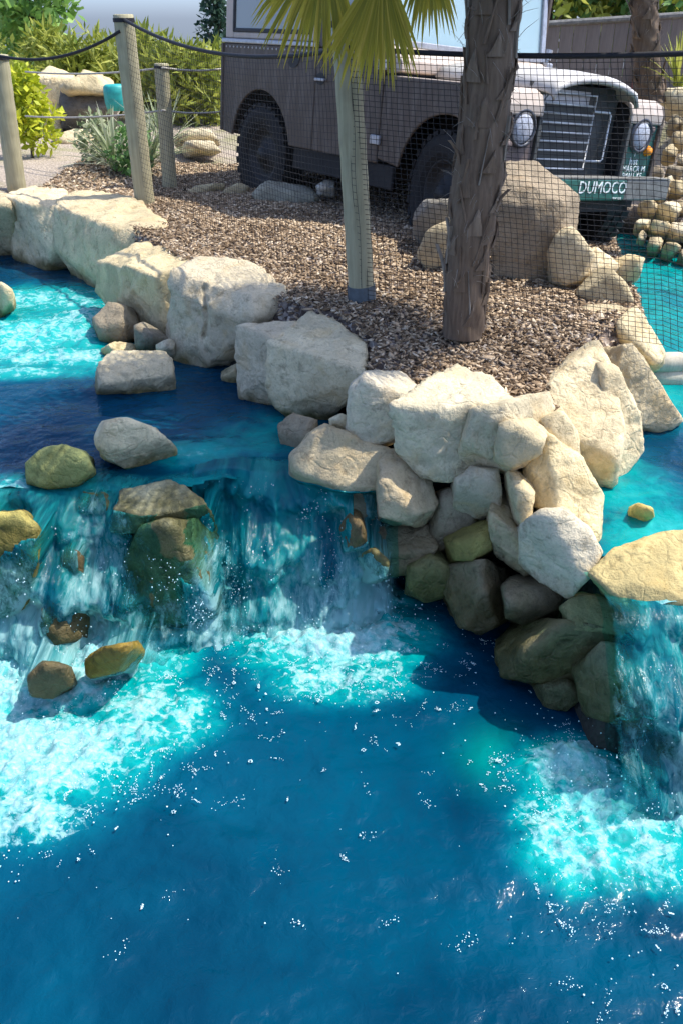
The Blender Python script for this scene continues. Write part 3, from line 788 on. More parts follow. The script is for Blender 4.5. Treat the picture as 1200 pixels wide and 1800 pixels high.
rock_o('low pale rock in front of the dark hollow', [(88, 242), (130, 228), (190, 230), (200, 248), (120, 256)], 10.6, .6, tint=CREAM, k=16, hi=False, group=FB)
# rubble on the right bank
jr = random.Random(5)
spots = [(1128, 330, 26), (1160, 336, 30), (1192, 328, 30), (1140, 362, 30), (1176, 366, 36), (1206, 360, 28), (1130, 392, 22), (1158, 398, 30), (1192, 404, 34), (1150, 424, 22), (1180, 436, 26), (1206, 450, 28), (1150, 302, 24), (1186, 300, 28),
         (1204, 280, 26), (1178, 262, 22), (1196, 240, 26), (1186, 210, 24), (1208, 214, 20), (1128, 412, 16), (1216, 400, 24), (1222, 330, 26), (1236, 430, 30), (1176, 318, 20), (1140, 346, 16)]
for n_, (x, y, s) in enumerate(spots):
    yy = 8.6 - (y - 200) / 260 * 1.9
    ol = [(x + s * jr.uniform(.45, .7) * math.cos(a), y + s * 0.72 * jr.uniform(.45, .7) * math.sin(a)) for a in [k * PI / 3 + jr.uniform(-.4, .4) for k in range(6)]]
    rock_o('pale rubble stone heaped on the bank right of the vehicle', ol, yy, .25, tint=jr.choice([CREAM, TAN, PALE, TAN, BROWN]), k=16, hi=False, name='rubble_stone', group='rubble on the right bank', cat='stone')
rock_o('large pale boulder beside the far palm foot', [(1158, 178), (1172, 156), (1215, 154), (1225, 196), (1170, 204)], 8.9, .6, tint=PALE, k=16, hi=False)

# the deep vertical crack in the big grey boulder
co_ = np.array([v.co[:] for v in A4.data.vertices]); wv_ = co_ + np.array(A4.location)
dv = wv_ - np.array([0, 0, EYE]); dep_ = dv[:, 1] * math.cos(PITCH) - dv[:, 2] * math.sin(PITCH)
sx_ = 600 + FPX * dv[:, 0] / dep_; sy_ = 900 - FPX * (dv[:, 1] * math.sin(PITCH) + dv[:, 2] * math.cos(PITCH)) / dep_
line_ = 361 + 3 * np.sin(sy_ * 0.07) - (sy_ < 512) * (512 - sy_) * -0.25
g_ = np.clip(1 - np.abs(sx_ - line_) / 6.5, 0, 1) * smooth(496, 506, sy_) * smooth(612, 585, sy_) * (co_[:, 1] < 0.05)
co_[:, 1] += 0.05 * g_
A4.data.vertices.foreach_set('co', co_.astype(np.float32).ravel()); A4.data.update()

# ------------------------------------------------------------------ posts, rope, nets
def post(label, base, top, r, group, zb=-0.25):
    base, top = Vector(base), Vector(top)
    root = empty('rope_post', base)
    d = top - base
    n = 26
    pts = [d * (i / n) for i in range(-3, n + 1)]
    rr = [r * (1.04 - 0.06 * max(0, i) / n + 0.02 * math.sin(i * 1.7)) for i in range(-3, n + 1)]
    pts += [d * 1.003]; rr += [r * 0.86]
    o = MB().tube(pts, rr, 16).build('pole', M['post'], root, sm=False)
    for f in o.data.polygons: f.use_smooth = len(f.vertices) == 4
    cap = MB().tube([d * 0.965, d * 0.985], r * 1.06, 14).build('rope_tie', M['rope'], root)
    tag(root, label, 'post', group)
    return root


GP = 'wooden rope posts'
p1b, p1t = P(256, 362, 6.95), P(217, 26, 6.95)
post('tall leaning wooden post behind the long cream boulder', p1b, p1t, 0.072, GP)
p2b, p2t = P(636, 527, 4.37), P(606, 26, 4.37)
pp = post('wooden post with a grey foot sleeve, left of the palm trunk', p2b, p2t, 0.064, GP)
dd = (p2t - p2b)
MB().tube([dd * 0.0, dd * 0.06], 0.072, 16).build('foot_sleeve', M['strap'], pp)
p0b, p0t = P(30, 330, 7.7), P(-2, 96, 7.7)
post('short wooden post at the left photo edge with a black rope cap', p0b, p0t, 0.075, GP)
p4b, p4t = P(299, 328, 7.85), P(284, 112, 7.85)
post('thin wooden post between the tall post and the vehicle', p4b, p4t, 0.06, GP)
p3b, p3t = Vector((1.95, 3.62, -0.2)), Vector((1.95, 3.62, 1.16))


def rope(label, a, b, sag, name='rope', mat='rope', r=0.011, n=24, mid=None, group=None, cat='rope'):
    pts = []
    for i in range(n + 1):
        t = i / n
        p = a.lerp(b, t); p.z -= sag * 4 * t * (1 - t)
        pts.append(p)
    o = MB().tube(pts, r, 7).build(name, M[mat], sm=True)
    tag(o, label, cat, group)
    return pts


ra, rb = p1t + Vector((0.02, -.07, -0.03)), P(614, 84, 4.30)
R1 = rope('black rope sagging from the tall post across the vehicle', ra, rb, 0.11)
R2 = rope('black top rope of the net on the right', P(614, 84, 4.30), P(1320, 88, 3.62), 0.025)
rope('black rope sagging from the tall post to the left edge post', p1t + Vector((-.02, -.07, -.1)), p0t + Vector((0, -.07, 0)), 0.09)
rope('black rope running off the left photo edge', p0t + Vector((0, -.07, 0)), p0t + Vector((-2.0, .5, 0.05)), 0.08)
for (ya, yb, lab) in ((122, 119, 'upper'), (200, 194, 'lower')):
    rope('pale %s cord strung left of the thin post' % lab, P(45, ya + 4, 9.0), P(288, yb, 7.78), 0.03, 'cord', 'wirerope', 0.008, group='pale cords', cat='cord')
    rope('pale %s cord strung between the thin post and the vehicle' % lab, P(288, yb, 7.78), P(396, yb + 1, 8.55), 0.02, 'cord', 'wirerope', 0.008, group='pale cords', cat='cord')


def net(label, top, botf, cell, r, seed):
    """knotted net: strands hang from the rope, cross strands follow"""
    T = np.array([p[:] for p in top])
    seg = np.r_[0, np.cumsum(np.linalg.norm(np.diff(T[:, :2], axis=0), axis=1))]
    L = seg[-1]
    nu = int(L / cell)
    U = np.linspace(0, L, nu + 1)
    tops = np.stack([np.interp(U, seg, T[:, i]) for i in range(3)], 1)
    bots = np.array([botf(u / L) for u in U])
    h = (tops[:, 2] - bots[:, 2]).max()
    nv = int(h / cell)
    V = np.linspace(0, 1, nv + 1)
    G = tops[:, None, :] * (1 - V[None, :, None]) + bots[:, None, :] * V[None, :, None]
    u2, v2 = np.meshgrid(U, V * h, indexing='ij')
    q = np.stack([u2.ravel() * 1.6, v2.ravel() * 1.6, u2.ravel() * 0 + seed], 1)
    bel = 0.035 * vnoise(q, seed).reshape(u2.shape) * np.sin(V * PI)[None, :]
    G[:, :, 1] += bel
    G[:, :, 0] += 0.012 * vnoise(q * 2.1 + 5, seed + 1).reshape(u2.shape) * np.sin(V * PI)[None, :]
    verts, faces = [], []
    base = 0

    def strand(line):
        nonlocal base
        n = len(line)
        t = np.gradient(line, axis=0)
        t /= np.linalg.norm(t, axis=1, keepdims=True) + 1e-9
        up = np.tile(np.array([[0.1, -0.99, 0.1]]), (n, 1))
        s1 = np.cross(t, up); s1 /= np.linalg.norm(s1, axis=1, keepdims=True) + 1e-9
        s2 = np.cross(t, s1)
        ring = np.stack([line + r * (s1 * math.cos(a) + s2 * math.sin(a)) for a in (0.5, 0.5 + 2.094, 0.5 + 4.189)], 1)
        verts.append(ring.reshape(-1, 3))
        i = np.arange(n - 1)[:, None] * 3 + base
        for a, b in ((0, 1), (1, 2), (2, 0)):
            faces.append(np.concatenate([i + a, i + b, i + b + 3, i + a + 3], 1))
        base += n * 3
    for i in range(nu + 1): strand(G[i, ::2] if nv % 2 == 0 else G[i])
    for j in range(nv + 1): strand(G[:, j])
    me = npmesh('net', np.concatenate(verts), np.concatenate(faces))
    o = link('net', me, M['net'])
    tag(o, label, 'net', 'black safety nets')
    return o


nb0, nb1 = p2b + Vector((0, -.06, 0.0)), P(1165, 606, 3.86)
nb2 = Vector((1.95, 3.62, -0.2))
def bot_r(t):
    p = nb0.lerp(nb1, min(1, t / 0.77)) if t < 0.77 else nb1.lerp(nb2, (t - 0.77) / 0.23)
    return p[:]
net('black square mesh net hung across the right, behind the palm trunk', R2, bot_r, 0.0265, 0.0014, 3)
nb3 = p1b + Vector((0.02, -.06, 0.02))
net('black mesh net hung between the two tall posts in front of the vehicle', R1, lambda t: nb3.lerp(nb0, t)[:], 0.034, 0.0011, 5)

# pale timbers at the right pool
for (y_, z_, lab) in ((645, -.30, 'upper'), (670, -.40, 'lower')):
    a = P(1122, y_ - 6, 4.35); b = a + Vector((1.6, 0.1 if lab == 'upper' else 0.0, -0.0))
    tb = MB()
    n = 10
    pts = [a.lerp(b, i / n) for i in range(n + 1)]
    tb.tube(pts, [0.052 + 0.006 * math.sin(i * 1.3) for i in range(n + 1)], 12)
    o = tb.build('edging_timber', M['timber'], sm=True)
    tag(o, '%s of the two pale round timbers laid over the right pool' % lab, 'timber', 'pale edging timbers')

# ------------------------------------------------------------------ off-road vehicle
jeep = empty('off_road_vehicle', (0.566, 7.19, -0.193), (math.radians(-5.66), math.radians(0.36), math.radians(-54)))
tag(jeep, 'dusty brown vintage off-road vehicle parked nose down behind the net', 'vehicle')


def arch(cx, cz, r, x0, x1, zb, n=18, flat=False):
    """bottom edge points running from x1 to x0 around a wheel arch"""
    a0 = math.asin((zb - cz) / r)
    return [(cx + r * math.cos(a), cz + r * math.sin(a)) for a in [a0 + (PI - 2 * a0) * i / n for i in range(n + 1)]]


RX, FX, WZ, WR = -1.1, 1.13, 0.385, 0.385
for s in (-1, 1):
    yo, yi = 0.80 * s, 0.775 * s
    pr = [(-1.72, 0.52), (-1.72, 1.19), (-0.335, 1.19), (-0.335, 0.50)] + arch(RX, 0.42, 0.45, 0, 0, 0.5)
    MB().prism(pr, min(yo, yi), max(yo, yi)).build('rear_side_panel', M['body'], jeep, bevel=0.008)
    d = MB().prism([(-0.327, 0.5), (-0.327, 1.19), (0.465, 1.19), (0.465, 0.5)], min(yo, yi) + 0.003 * s, max(yo, yi) + 0.003 * s).build('door', M['body'], jeep, bevel=0.01)
    hd = MB().prism([(-0.26 + 0.055 * math.cos(a), 0.99 + 0.04 * math.sin(a)) for a in [k * PI / 8 for k in range(16)]], yo - 0.002, yo + 0.008 * s).build('handle_recess', M['seal'], d)
    MB().box(-0.31, -0.19, min(yo, yo + 0.03 * s), max(yo, yo + 0.03 * s), 0.975, 0.995).build('door_handle', M['galv'], d, bevel=0.006)
    for z in (0.62, 1.08):
        MB().box(0.40, 0.50, min(yo, yo + 0.025 * s), max(yo, yo + 0.025 * s), z, z + 0.06).build('door_hinge', M['galv'], d, bevel=0.006)
    MB().box(-1.73, -0.335, min(yo - .03 * s, yo + 0.012 * s), max(yo - .03 * s, yo + 0.012 * s), 1.192, 1.225).build('waist_capping', M['galv'], jeep, bevel=0.008)
    MB().box(-1.735, -1.70, min(yo - .03 * s, yo + 0.012 * s), max(yo - .03 * s, yo + 0.012 * s), 0.52, 1.19).build('corner_capping', M['body'], jeep, bevel=0.008)
    MB().box(-0.62, 0.62, min(yo - .06 * s, yo - 0.03 * s), max(yo - .06 * s, yo - 0.03 * s), 0.34, 0.50).build('sill', M['under'], jeep, bevel=0.01)
    # front wing: outer panel, top, front face, inner wall
    pr = [(0.472, 0.53), (0.472, 1.05), (1.50, 1.045), (1.56, 1.015), (1.585, 0.955), (1.585, 0.54), (1.5, 0.5)] + arch(FX, 0.42, 0.44, 0, 0, 0.5)
    wg = MB().prism(pr, min(yo, yi), max(yo, yi)).build('front_wing', M['body'], jeep, bevel=0.01)
    top = [(0.472, 1.053), (1.50, 1.048), (1.56, 1.018), (1.588, 0.96), (1.588, 0.90), (1.56, 0.90), (1.556, 0.955), (1.535, 0.995), (1.49, 1.02), (0.472, 1.02)]
    MB().prism(top, min(yi, 0.43 * s), max(yi, 0.43 * s)).build('wing_top', M['tan'], wg, bevel=0.012)
    # lamp panel in the wing front
    ya, yb_ = sorted((0.46 * s, 0.765 * s))
    fm = M['recess'] if s < 0 else M['green']
    MB().box(1.545, 1.565, ya, yb_, 0.55, 0.94).build('lamp_panel', fm, wg, bevel=0.004)
    for (q0, q1) in ((0.425, 0.458), (0.765, 0.80)):
        a_, b_ = sorted((q0 * s, q1 * s))
        MB().box(1.545, 1.586, a_, b_, 0.54, 0.90).build('wing_edge', M['body'] if q0 > 0.5 else M['grillepanel'], wg, bevel=0.006)
    ly = 0.585 * s
    lz = 0.83
    hl = MB().lathe([(0.001, 1.60), (0.05, 1.598), (0.075, 1.59), (0.088, 1.575), (0.09, 1.565)], 28, 'x', (0, ly, lz)).build('headlight', M['lens'], wg, sm=True)
    MB().lathe([(0.088, 1.566), (0.092, 1.59), (0.108, 1.588), (0.115, 1.566)], 28, 'x', (0, ly, lz)).build('lamp_ring', M['chrome'], hl, sm=True)
    iy = 0.70 * s
    MB().lathe([(0.001, 1.60), (0.025, 1.596), (0.034, 1.58), (0.036, 1.564)], 18, 'x', (0, iy, 0.735)).build('indicator', M['amber'] if s > 0 else M['recess'], wg, sm=True)
    MB().lathe([(0.001, 1.585), (0.02, 1.583), (0.028, 1.564)], 16, 'x', (0, iy, 0.87)).build('side_lamp', M['recess'], wg, sm=True)
    MB().box(0.7, 1.56, min(0.45 * s, 0.47 * s), max(0.45 * s, 0.47 * s), 0.45, 1.015).build('inner_wing', M['under'], wg)
    # hard top side: pillars, rails and a window
    a_, b_ = sorted((0.79 * s, 0.76 * s))
    hs_ = MB()
    hs_.box(-1.70, -1.575, a_, b_, 1.228, 1.93); hs_.box(-0.46, -0.34, a_, b_, 1.228, 1.93)
    hs_.box(-1.575, -0.46, a_, b_, 1.228, 1.275); hs_.box(-1.575, -0.46, a_, b_, 1.72, 1.93)
    hs_.build('hardtop_side', M['tan'], jeep, bevel=0.01)
    MB().box(-1.56, -0.475, sorted((0.775 * s, 0.785 * s))[0], sorted((0.775 * s, 0.785 * s))[1], 1.29, 1.705).build('side_window', M['sideglass'], jeep)
    fr = MB()
    c_, d_ = sorted((0.772 * s, 0.797 * s))
    fr.box(-1.578, -1.545, c_, d_, 1.272, 1.722); fr.box(-0.49, -0.457, c_, d_, 1.272, 1.722)
    fr.box(-1.545, -0.49, c_, d_, 1.272, 1.302); fr.box(-1.545, -0.49, c_, d_, 1.692, 1.722)
    fr.build('window_seal', M['seal'], jeep, bevel=0.008)
    dt = MB()
    dt.box(-0.325, -0.28, a_, b_, 1.195, 1.80); dt.box(0.36, 0.40, a_, b_, 1.195, 1.76); dt.box(-0.28, 0.36, a_, b_, 1.75, 1.80); dt.box(-0.28, 0.36, a_, b_, 1.195, 1.235)
    dt.build('door_window_frame', M['body'], jeep, bevel=0.008)
    MB().box(-0.28, 0.36, sorted((0.77 * s, 0.778 * s))[0], sorted((0.77 * s, 0.778 * s))[1], 1.235, 1.75).build('door_window', M['sideglass'], jeep)
MB().box(-1.74, 0.36, -0.83, 0.83, 1.935, 1.99).build('roof', M['tan'], jeep, bevel=0.03)
MB().box(-1.735, -1.705, -0.77, 0.77, 0.52, 1.93).build('rear_panel', M['body'], jeep, bevel=0.01)
MB().box(-1.68, 0.44, -0.70, 0.70, 0.50, 0.56).build('floor_pan', M['under'], jeep)
MB().box(-1.7, 1.70, -0.36, 0.36, 0.36, 0.49).build('chassis', M['under'], jeep)
MB().box(0.45, 0.52, -0.77, 0.77, 0.52, 1.12).build('bulkhead', M['under'], jeep)
sc_ = MB(); sc_.prism([(0.36, 1.10), (0.36, 1.22), (0.43, 1.235), (0.60, 1.15), (0.60, 1.08), (0.472, 1.06)], -0.775, 0.775)
sc_.build('scuttle', M['tan'], jeep, bevel=0.012)
# bonnet: crowned, with rolled front lip
bm_ = MB(); prof = []
NB = 24
vv, ff = [], []
for i, (x, dz, wd) in enumerate([(0.60, 0.085, 0.47), (0.8, 0.085, 0.465), (1.1, 0.08, 0.455), (1.4, 0.07, 0.44), (1.58, 0.055, 0.425), (1.625, 0.035, 0.418), (1.635, 0.012, 0.415)]):
    for j in range(NB + 1):
        u = -1 + 2 * j / NB
        z = 1.03 + dz + 0.075 * (1 - abs(u) ** 2.2) - (0.045 if abs(u) > 0.995 else 0)
        vv.append((x, u * wd, z))
for i in range(6):
    for j in range(NB):
        a = i * (NB + 1) + j
        ff.append((a, a + 1, a + NB + 2, a + NB + 1))
bo = bm_.add(vv, ff).build('bonnet', M['bonnet'], jeep, sm=True)
so = bo.modifiers.new('thick', 'SOLIDIFY'); so.thickness = 0.03; so.offset = -1
MB().box(1.43, 1.45, -0.43, 0.43, 0.50, 1.09).build('grille_panel', M['grillepanel'], jeep)
MB().box(0.65, 1.43, -0.42, 0.42, 0.52, 1.0).build('engine_bay', M['under'], jeep)
# wire grille: inner barred guard and a wider outer frame
gw = empty('grille', (0, 0, 0)); gw.parent = jeep
x_ = 1.50
gy0, gy1, gz0, gz1 = -0.36, 0.14, 0.60, 1.04
MB().tube([(x_, gy0, gz0), (x_, gy0, gz1 - 0.06), (x_, gy0 + 0.05, gz1), (x_, gy1, gz1), (x_, gy1, gz0), (x_, gy0, gz0)], 0.0075, 8).build('grille_frame', M['wire'], gw, sm=True)
for i in range(7):
    z = gz0 + 0.055 + i * 0.054
    MB().tube([(x_ + 0.004, gy0, z), (x_ + 0.004, gy1, z)], 0.0065, 8).build('grille_bar', M['wire'], gw, sm=True)
MB().tube([(x_ - 0.01, gy1, 0.95), (x_ - 0.01, 0.315, 0.95), (x_ - 0.01, 0.33, 0.935), (x_ - 0.01, 0.33, 0.665), (x_ - 0.01, 0.315, 0.65), (x_ - 0.01, gy1, 0.65)], 0.008, 8).build('guard_frame', M['wire'], gw, sm=True)
MB().box(1.452, 1.462, -0.33, 0.12, 0.98, 1.06).build('badge_plate', M['galv'], gw)
# bumper
bp = empty('bumper'); bp.parent = jeep
MB().box(1.70, 1.80, -0.80, 0.24, 0.445, 0.575).build('bumper_beam', M['green'], bp, bevel=0.01)
MB().box(1.70, 1.798, 0.242, 0.72, 0.445, 0.575).build('bumper_end', M['greyend'], bp, bevel=0.01)
MB().box(1.69, 1.80, -0.75, 0.70, 0.576, 0.583).build('bumper_top_strip', M['greyend'], bp)
for s in (-1, 1):
    MB().box(1.5, 1.7, min(.33 * s, .40 * s), max(.33 * s, .40 * s), 0.40, 0.50).build('dumb_iron', M['under'], jeep)


def text(body, size, loc, rot, mat, parent, name='lettering', extrude=0.0015):
    cu = bpy.data.curves.new(name, 'FONT'); cu.body = body; cu.size = size; cu.extrude = extrude
    cu.align_x = 'CENTER'; cu.align_y = 'CENTER'; cu.resolution_u = 2
    t = bpy.data.objects.new(name, cu); COL.objects.link(t)
    dg = bpy.context.evaluated_depsgraph_get()
    me = bpy.data.meshes.new_from_object(t.evaluated_get(dg))
    bpy.data.objects.remove(t)
    o = link(name, me, M[mat], parent)
    o.location = loc; o.rotation_euler = rot
    return o


RT = (PI / 2, 0, PI / 2)
text('DUMOCO', 0.105, (1.803, 0.0, 0.522), RT, 'letter', bp)
text('mar cus', 0.028, (1.803, 0.16, 0.462), RT, 'letter', bp)
pw = jeep
text('T', 0.06, (1.568, 0.575, 0.715), RT, 'letter', pw)
text('Just', 0.065, (1.568, 0.575, 0.665), RT, 'letter', pw)
text('MARCR M', 0.058, (1.568, 0.595, 0.615), RT, 'letter', pw)
text('SMALL KE', 0.05, (1.568, 0.59, 0.572), RT, 'letter', pw)
# wheels
tw = 0.095
tyre_me = None
for (x, s) in ((RX, -1), (RX, 1), (FX, -1), (FX, 1)):
    wh = empty('wheel', (x, 0.685 * s, WZ)); wh.parent = jeep
    if tyre_me is None:
        m_ = MB()
        prf = [(0.215, -0.075), (0.25, -0.098), (0.30, -0.105), (0.345, -0.10), (0.368, -0.088), (0.375, -0.05), (0.377, 0), (0.375, 0.05), (0.368, 0.088), (0.345, 0.10), (0.30, 0.105), (0.25, 0.098), (0.215, 0.075)]
        m_.lathe(prf, 48, 'y')
        for k in range(30):                          # tread blocks
            a = 2 * PI * k / 30
            for (y0_, y1_, sh) in ((-0.097, -0.035, 0), (-0.026, 0.026, .5), (0.035, 0.097, 0)):
                b_ = a + sh * 2 * PI / 30
                pts = []
                for r_ in (0.362, 0.39):
                    for da in (-0.07, 0.07):
                        for yy in (y0_, y1_):
                            pts.append((r_ * math.cos(b_ + da), yy, r_ * math.sin(b_ + da)))
                m_.add(pts, [(0, 1, 3, 2), (4, 6, 7, 5), (0, 2, 6, 4), (1, 5, 7, 3), (0, 4, 5, 1), (2, 3, 7, 6)])
        t_ = m_.build('tyre', M['tyre'], wh); tyre_me = t_.data
        r_ = MB().lathe([(0.225, 0.07), (0.222, -0.075), (0.2, -0.07), (0.19, -0.03), (0.13, -0.02), (0.10, -0.05), (0.06, -0.055), (0.055, -0.09), (0.001, -0.095)], 32, 'y').build('rim', M['rim'], wh, sm=True)
        rim_me = r_.data
    else:
        link('tyre', tyre_me, None, wh); r_ = link('rim', rim_me, None, wh)
    if s > 0: r_.rotation_euler = (0, 0, PI)
    if x == FX: wh.rotation_euler = (0, 0, math.radians(-10))
# windscreen with two panes, mirror on the far wing
ws = MB()
def wsx(z): return 0.43 - (z - 1.235) * 0.16
for (y0_, y1_) in ((-0.76, -0.715), (0.715, 0.76), (-0.02, 0.02)):
    ws.add([(wsx(1.235) + dx, y, 1.235) for dx in (-.02, .02) for y in (y0_, y1_)] + [(wsx(1.86) + dx, y, 1.86) for dx in (-.02, .02) for y in (y0_, y1_)],
           [(0, 1, 3, 2), (4, 6, 7, 5), (0, 2, 6, 4), (1, 5, 7, 3), (0, 4, 5, 1), (2, 3, 7, 6)])
for z in (1.25, 1.86):
    ws.box(wsx(z) - .018, wsx(z) + .018, -0.715, 0.715, z - .02, z + .02)
ws.build('windscreen_frame', M['galv'], jeep, bevel=0.006)
for (y0_, y1_) in ((-0.714, -0.021), (0.021, 0.714)):
    MB().add([(wsx(1.27), y0_, 1.27), (wsx(1.27), y1_, 1.27), (wsx(1.84), y1_, 1.84), (wsx(1.84), y0_, 1.84),
              (wsx(1.27) - .006, y0_, 1.27), (wsx(1.27) - .006, y1_, 1.27), (wsx(1.84) - .006, y1_, 1.84), (wsx(1.84) - .006, y0_, 1.84)],
             [(0, 1, 2, 3), (7, 6, 5, 4), (0, 4, 5, 1), (1, 5, 6, 2), (2, 6, 7, 3), (3, 7, 4, 0)]).build('windscreen_pane', M['glass'], jeep)
MB().tube([(0.42, 0.78, 1.12), (0.42, 0.80, 1.26)], 0.022, 10).tube([(0.42, 0.80, 1.26), (0.42, 0.81, 1.33)], 0.035, 10).build('wing_mirror', M['galv'], jeep)
MB().box(0.42, 0.50, 0.74, 0.80, 1.10, 1.24).build('windscreen_hinge', M['galv'], jeep, bevel=0.01)
fc = MB().prism([(-0.62 + 0.07 * math.cos(k * PI / 8) + 0.02 * math.sin(k * PI / 8), 1.10 + 0.055 * math.sin(k * PI / 8)) for k in range(16)], -0.806, -0.799).build('filler_recess', M['seal'], jeep)
for i in range(22):
    x = -1.66 + i * 0.06
    if x > -0.4: break
    MB().lathe([(0.001, -0.806), (0.006, -0.805), (0.009, -0.801)], 8, 'y', (x, 0, 1.165)).build('rivet', M['bonnet'], jeep)

# ------------------------------------------------------------------ palm with trunk, leaf bases and fan fronds
def strip_leaf(out_v, out_f, out_t, a, d, n, L, wd, droop, tone, seg=5):
    """one folded lance-shaped segment from a, along d, with the blade normal n"""
    d = d.normalized(); s = d.cross(n).normalized()
    b = len(out_v)
    p = Vector(a)
    for i in range(seg + 1):
        t = i / seg
        wq = wd * (0.45 + 1.1 * t) if t < 0.5 else wd * (1.0 - ((t - 0.5) / 0.5) ** 1.4 * 0.95)
        out_v += [tuple(p - s * wq + n * wq * 0.35), tuple(p), tuple(p + s * wq + n * wq * 0.35)]
        out_t += [tone + 0.25 * (t - 0.5)] * 3
        d = (d + Vector((0, 0, -droop * (0.4 + t)))).normalized()
        p = p + d * (L / seg)
    for i in range(seg):
        q = b + i * 3
        out_f += [(q, q + 1, q + 4, q + 3), (q + 1, q + 2, q + 5, q + 4)]


def fan(name, parent, hub, axis_, normal, L, spread, nseg, droop, tone, mat, rnd):
    v, f, t = [], [], []
    axis_ = axis_.normalized(); normal = (normal - axis_ * normal.dot(axis_)).normalized()
    for i in range(nseg):
        a = (i / (nseg - 1) - 0.5) * spread + rnd.uniform(-.03, .03)
        d = axis_ * math.cos(a) + axis_.cross(normal) * math.sin(a) + normal * 0.18 * abs(math.sin(a))
        strip_leaf(v, f, t, hub, d, normal, L * rnd.uniform(.82, 1.08) * (1 - 0.12 * abs(a) / spread), 0.0085, droop * rnd.uniform(.5, 1.5), tone + rnd.uniform(-.3, .3))
    me = bpy.data.meshes.new(name); me.from_pydata(v, [], f)
    fattr(me, 'tone', np.clip(t, 0, 1))
    return link(name, me, M[mat], parent)


def fan_palm(name, label, pts, radii, crown_top, leaves, seed, boots=70):
    rnd = random.Random(seed)
    base = pts[0]
    root = empty(name, base)
    tag(root, label, 'palm tree', 'fan palms')
    loc = [p - base for p in pts]
    # smooth centre line
    def at(t):
        t = min(max(t, 0), 0.9999) * (len(loc) - 1); i = int(t); u = t - i
        p0, p1, p2, p3 = loc[max(i - 1, 0)], loc[i], loc[min(i + 1, len(loc) - 1)], loc[min(i + 2, len(loc) - 1)]
        return 0.5 * ((2 * p1) + (p2 - p0) * u + (2 * p0 - 5 * p1 + 4 * p2 - p3) * u * u + (3 * p1 - p0 - 3 * p2 + p3) * u ** 3)
    def rad(t):
        t = min(max(t, 0), 0.9999) * (len(radii) - 1); i = int(t); u = t - i
        return radii[i] * (1 - u) + radii[i + 1] * u
    N, K = 90, 28
    v, f = [], []
    for i in range(N + 1):
        t = i / N; c = at(t); r = rad(t)
        for k in range(K):
            a = 2 * PI * k / K
            q = np.array([[math.cos(a) * 2.2, math.sin(a) * 2.2, t * 9.0]])
            rr = r * (1 + 0.10 * float(fbm(q, seed, 3)[0]) + 0.05 * math.sin(t * 62 + k * 0.9))
            v.append(c + Vector((math.cos(a) * rr, math.sin(a) * rr, 0)))
    for i in range(N):
        for k in range(K):
            a, b = i * K + k, i * K + (k + 1) % K
            f.append((a, b, b + K, a + K))
    tr = MB().add(v, f).build('trunk', M['palmtrunk'], root, sm=True)
    for i in range(int(boots * 0.9)):                 # broad fibrous sheaths, shingled up the trunk
        t = 0.02 + 0.95 * i / (boots * 0.9); a = i * 2.39996
        c, r = at(t), rad(t)
        vb, fb = [], []
        Ls, da = rnd.uniform(.07, .13), rnd.uniform(.35, .6)
        for j in range(5):
            u = j / 4
            cc = at(t + Ls * u / 1.6)
            for q in range(5):
                an = a + da * (q / 4 - .5) * (1.5 - 1.0 * u) + 0.15 * u
                rr = r * (1.0 + 0.02 + 0.11 * u * (1 + 0.3 * math.sin(q * 2.1 + i))) + (0.006 if u < .9 else -.004)
                vb.append(Vector((cc.x + math.cos(an) * rr, cc.y + math.sin(an) * rr, c.z + Ls * u - 0.014 * (q - 2) ** 2 * u)))
        for j in range(4):
            for q in range(4):
                A = j * 5 + q
                fb.append((A, A + 1, A + 6, A + 5))
        so_ = MB().add(vb, fb).build('leaf_sheath', M['palmtrunk'] if i % 3 else M['boot2'], root)
        md = so_.modifiers.new('thick', 'SOLIDIFY'); md.thickness = 0.006; md.offset = -1
    # old leaf bases: split tongues hugging the trunk, tips peeling away
    for i in range(boots):
        t = 0.05 + 0.9 * (i + rnd.random()) / boots
        a = i * 2.4 + rnd.uniform(-.4, .4)
        c, r = at(t), rad(t)
        d = Vector((math.cos(a), math.sin(a), 0)); sd_ = Vector((-math.sin(a), math.cos(a), 0))
        up = (at(t + 0.02) - at(t - 0.02)).normalized()
        Lb = rnd.uniform(.09, .24); wb = rnd.uniform(.003, .0075); peel = rnd.choice([0.001, 0.002, 0.004, 0.006, 0.03]) * rnd.uniform(.6, 1.3); sl = rnd.uniform(-.3, .3)
        vb, fb = [], []
        for j in range(6):
            u = j / 5
            p = c + d * (r * 1.01 + 0.004 + peel * u * u * 2.0) + (up + sd_ * sl) * (Lb * u)
            ww = wb * (1.25 - 0.85 * u)
            vb += [p - sd_ * ww, p + d * 0.006, p + sd_ * ww, p - d * 0.012]
        for j in range(5):
            for q in range(4):
                A, B = j * 4 + q, j * 4 + (q + 1) % 4
                fb.append((A, B, B + 4, A + 4))
        fb += [(3, 2, 1, 0), (20, 21, 22, 23)]
        MB().add(vb, fb).build('leaf_base', M['boot'] if rnd.random() < .45 else M['palmtrunk'], root)
    fb_m = MB()                                       # loose fibre matting standing off the trunk
    for i in range(260):
        t = rnd.uniform(.03, .97); a = rnd.uniform(0, 2 * PI); c, r = at(t), rad(t)
        d = Vector((math.cos(a), math.sin(a), 0)); o_ = Vector((rnd.uniform(-.6, .6), rnd.uniform(-.6, .6), rnd.uniform(-1, 1.2)))
        L_ = rnd.uniform(.03, .09)
        p0_ = c + d * r * .98
        fb_m.tube([p0_, p0_ + (d * .5 + o_) * L_ * .5, p0_ + (d * .6 + o_) * L_ + Vector((0, 0, -.01))], [0.0016, 0.0012, 0.0005], 3)
    tag(fb_m.build('fibre_matting', M['boot'], root), kind='stuff')
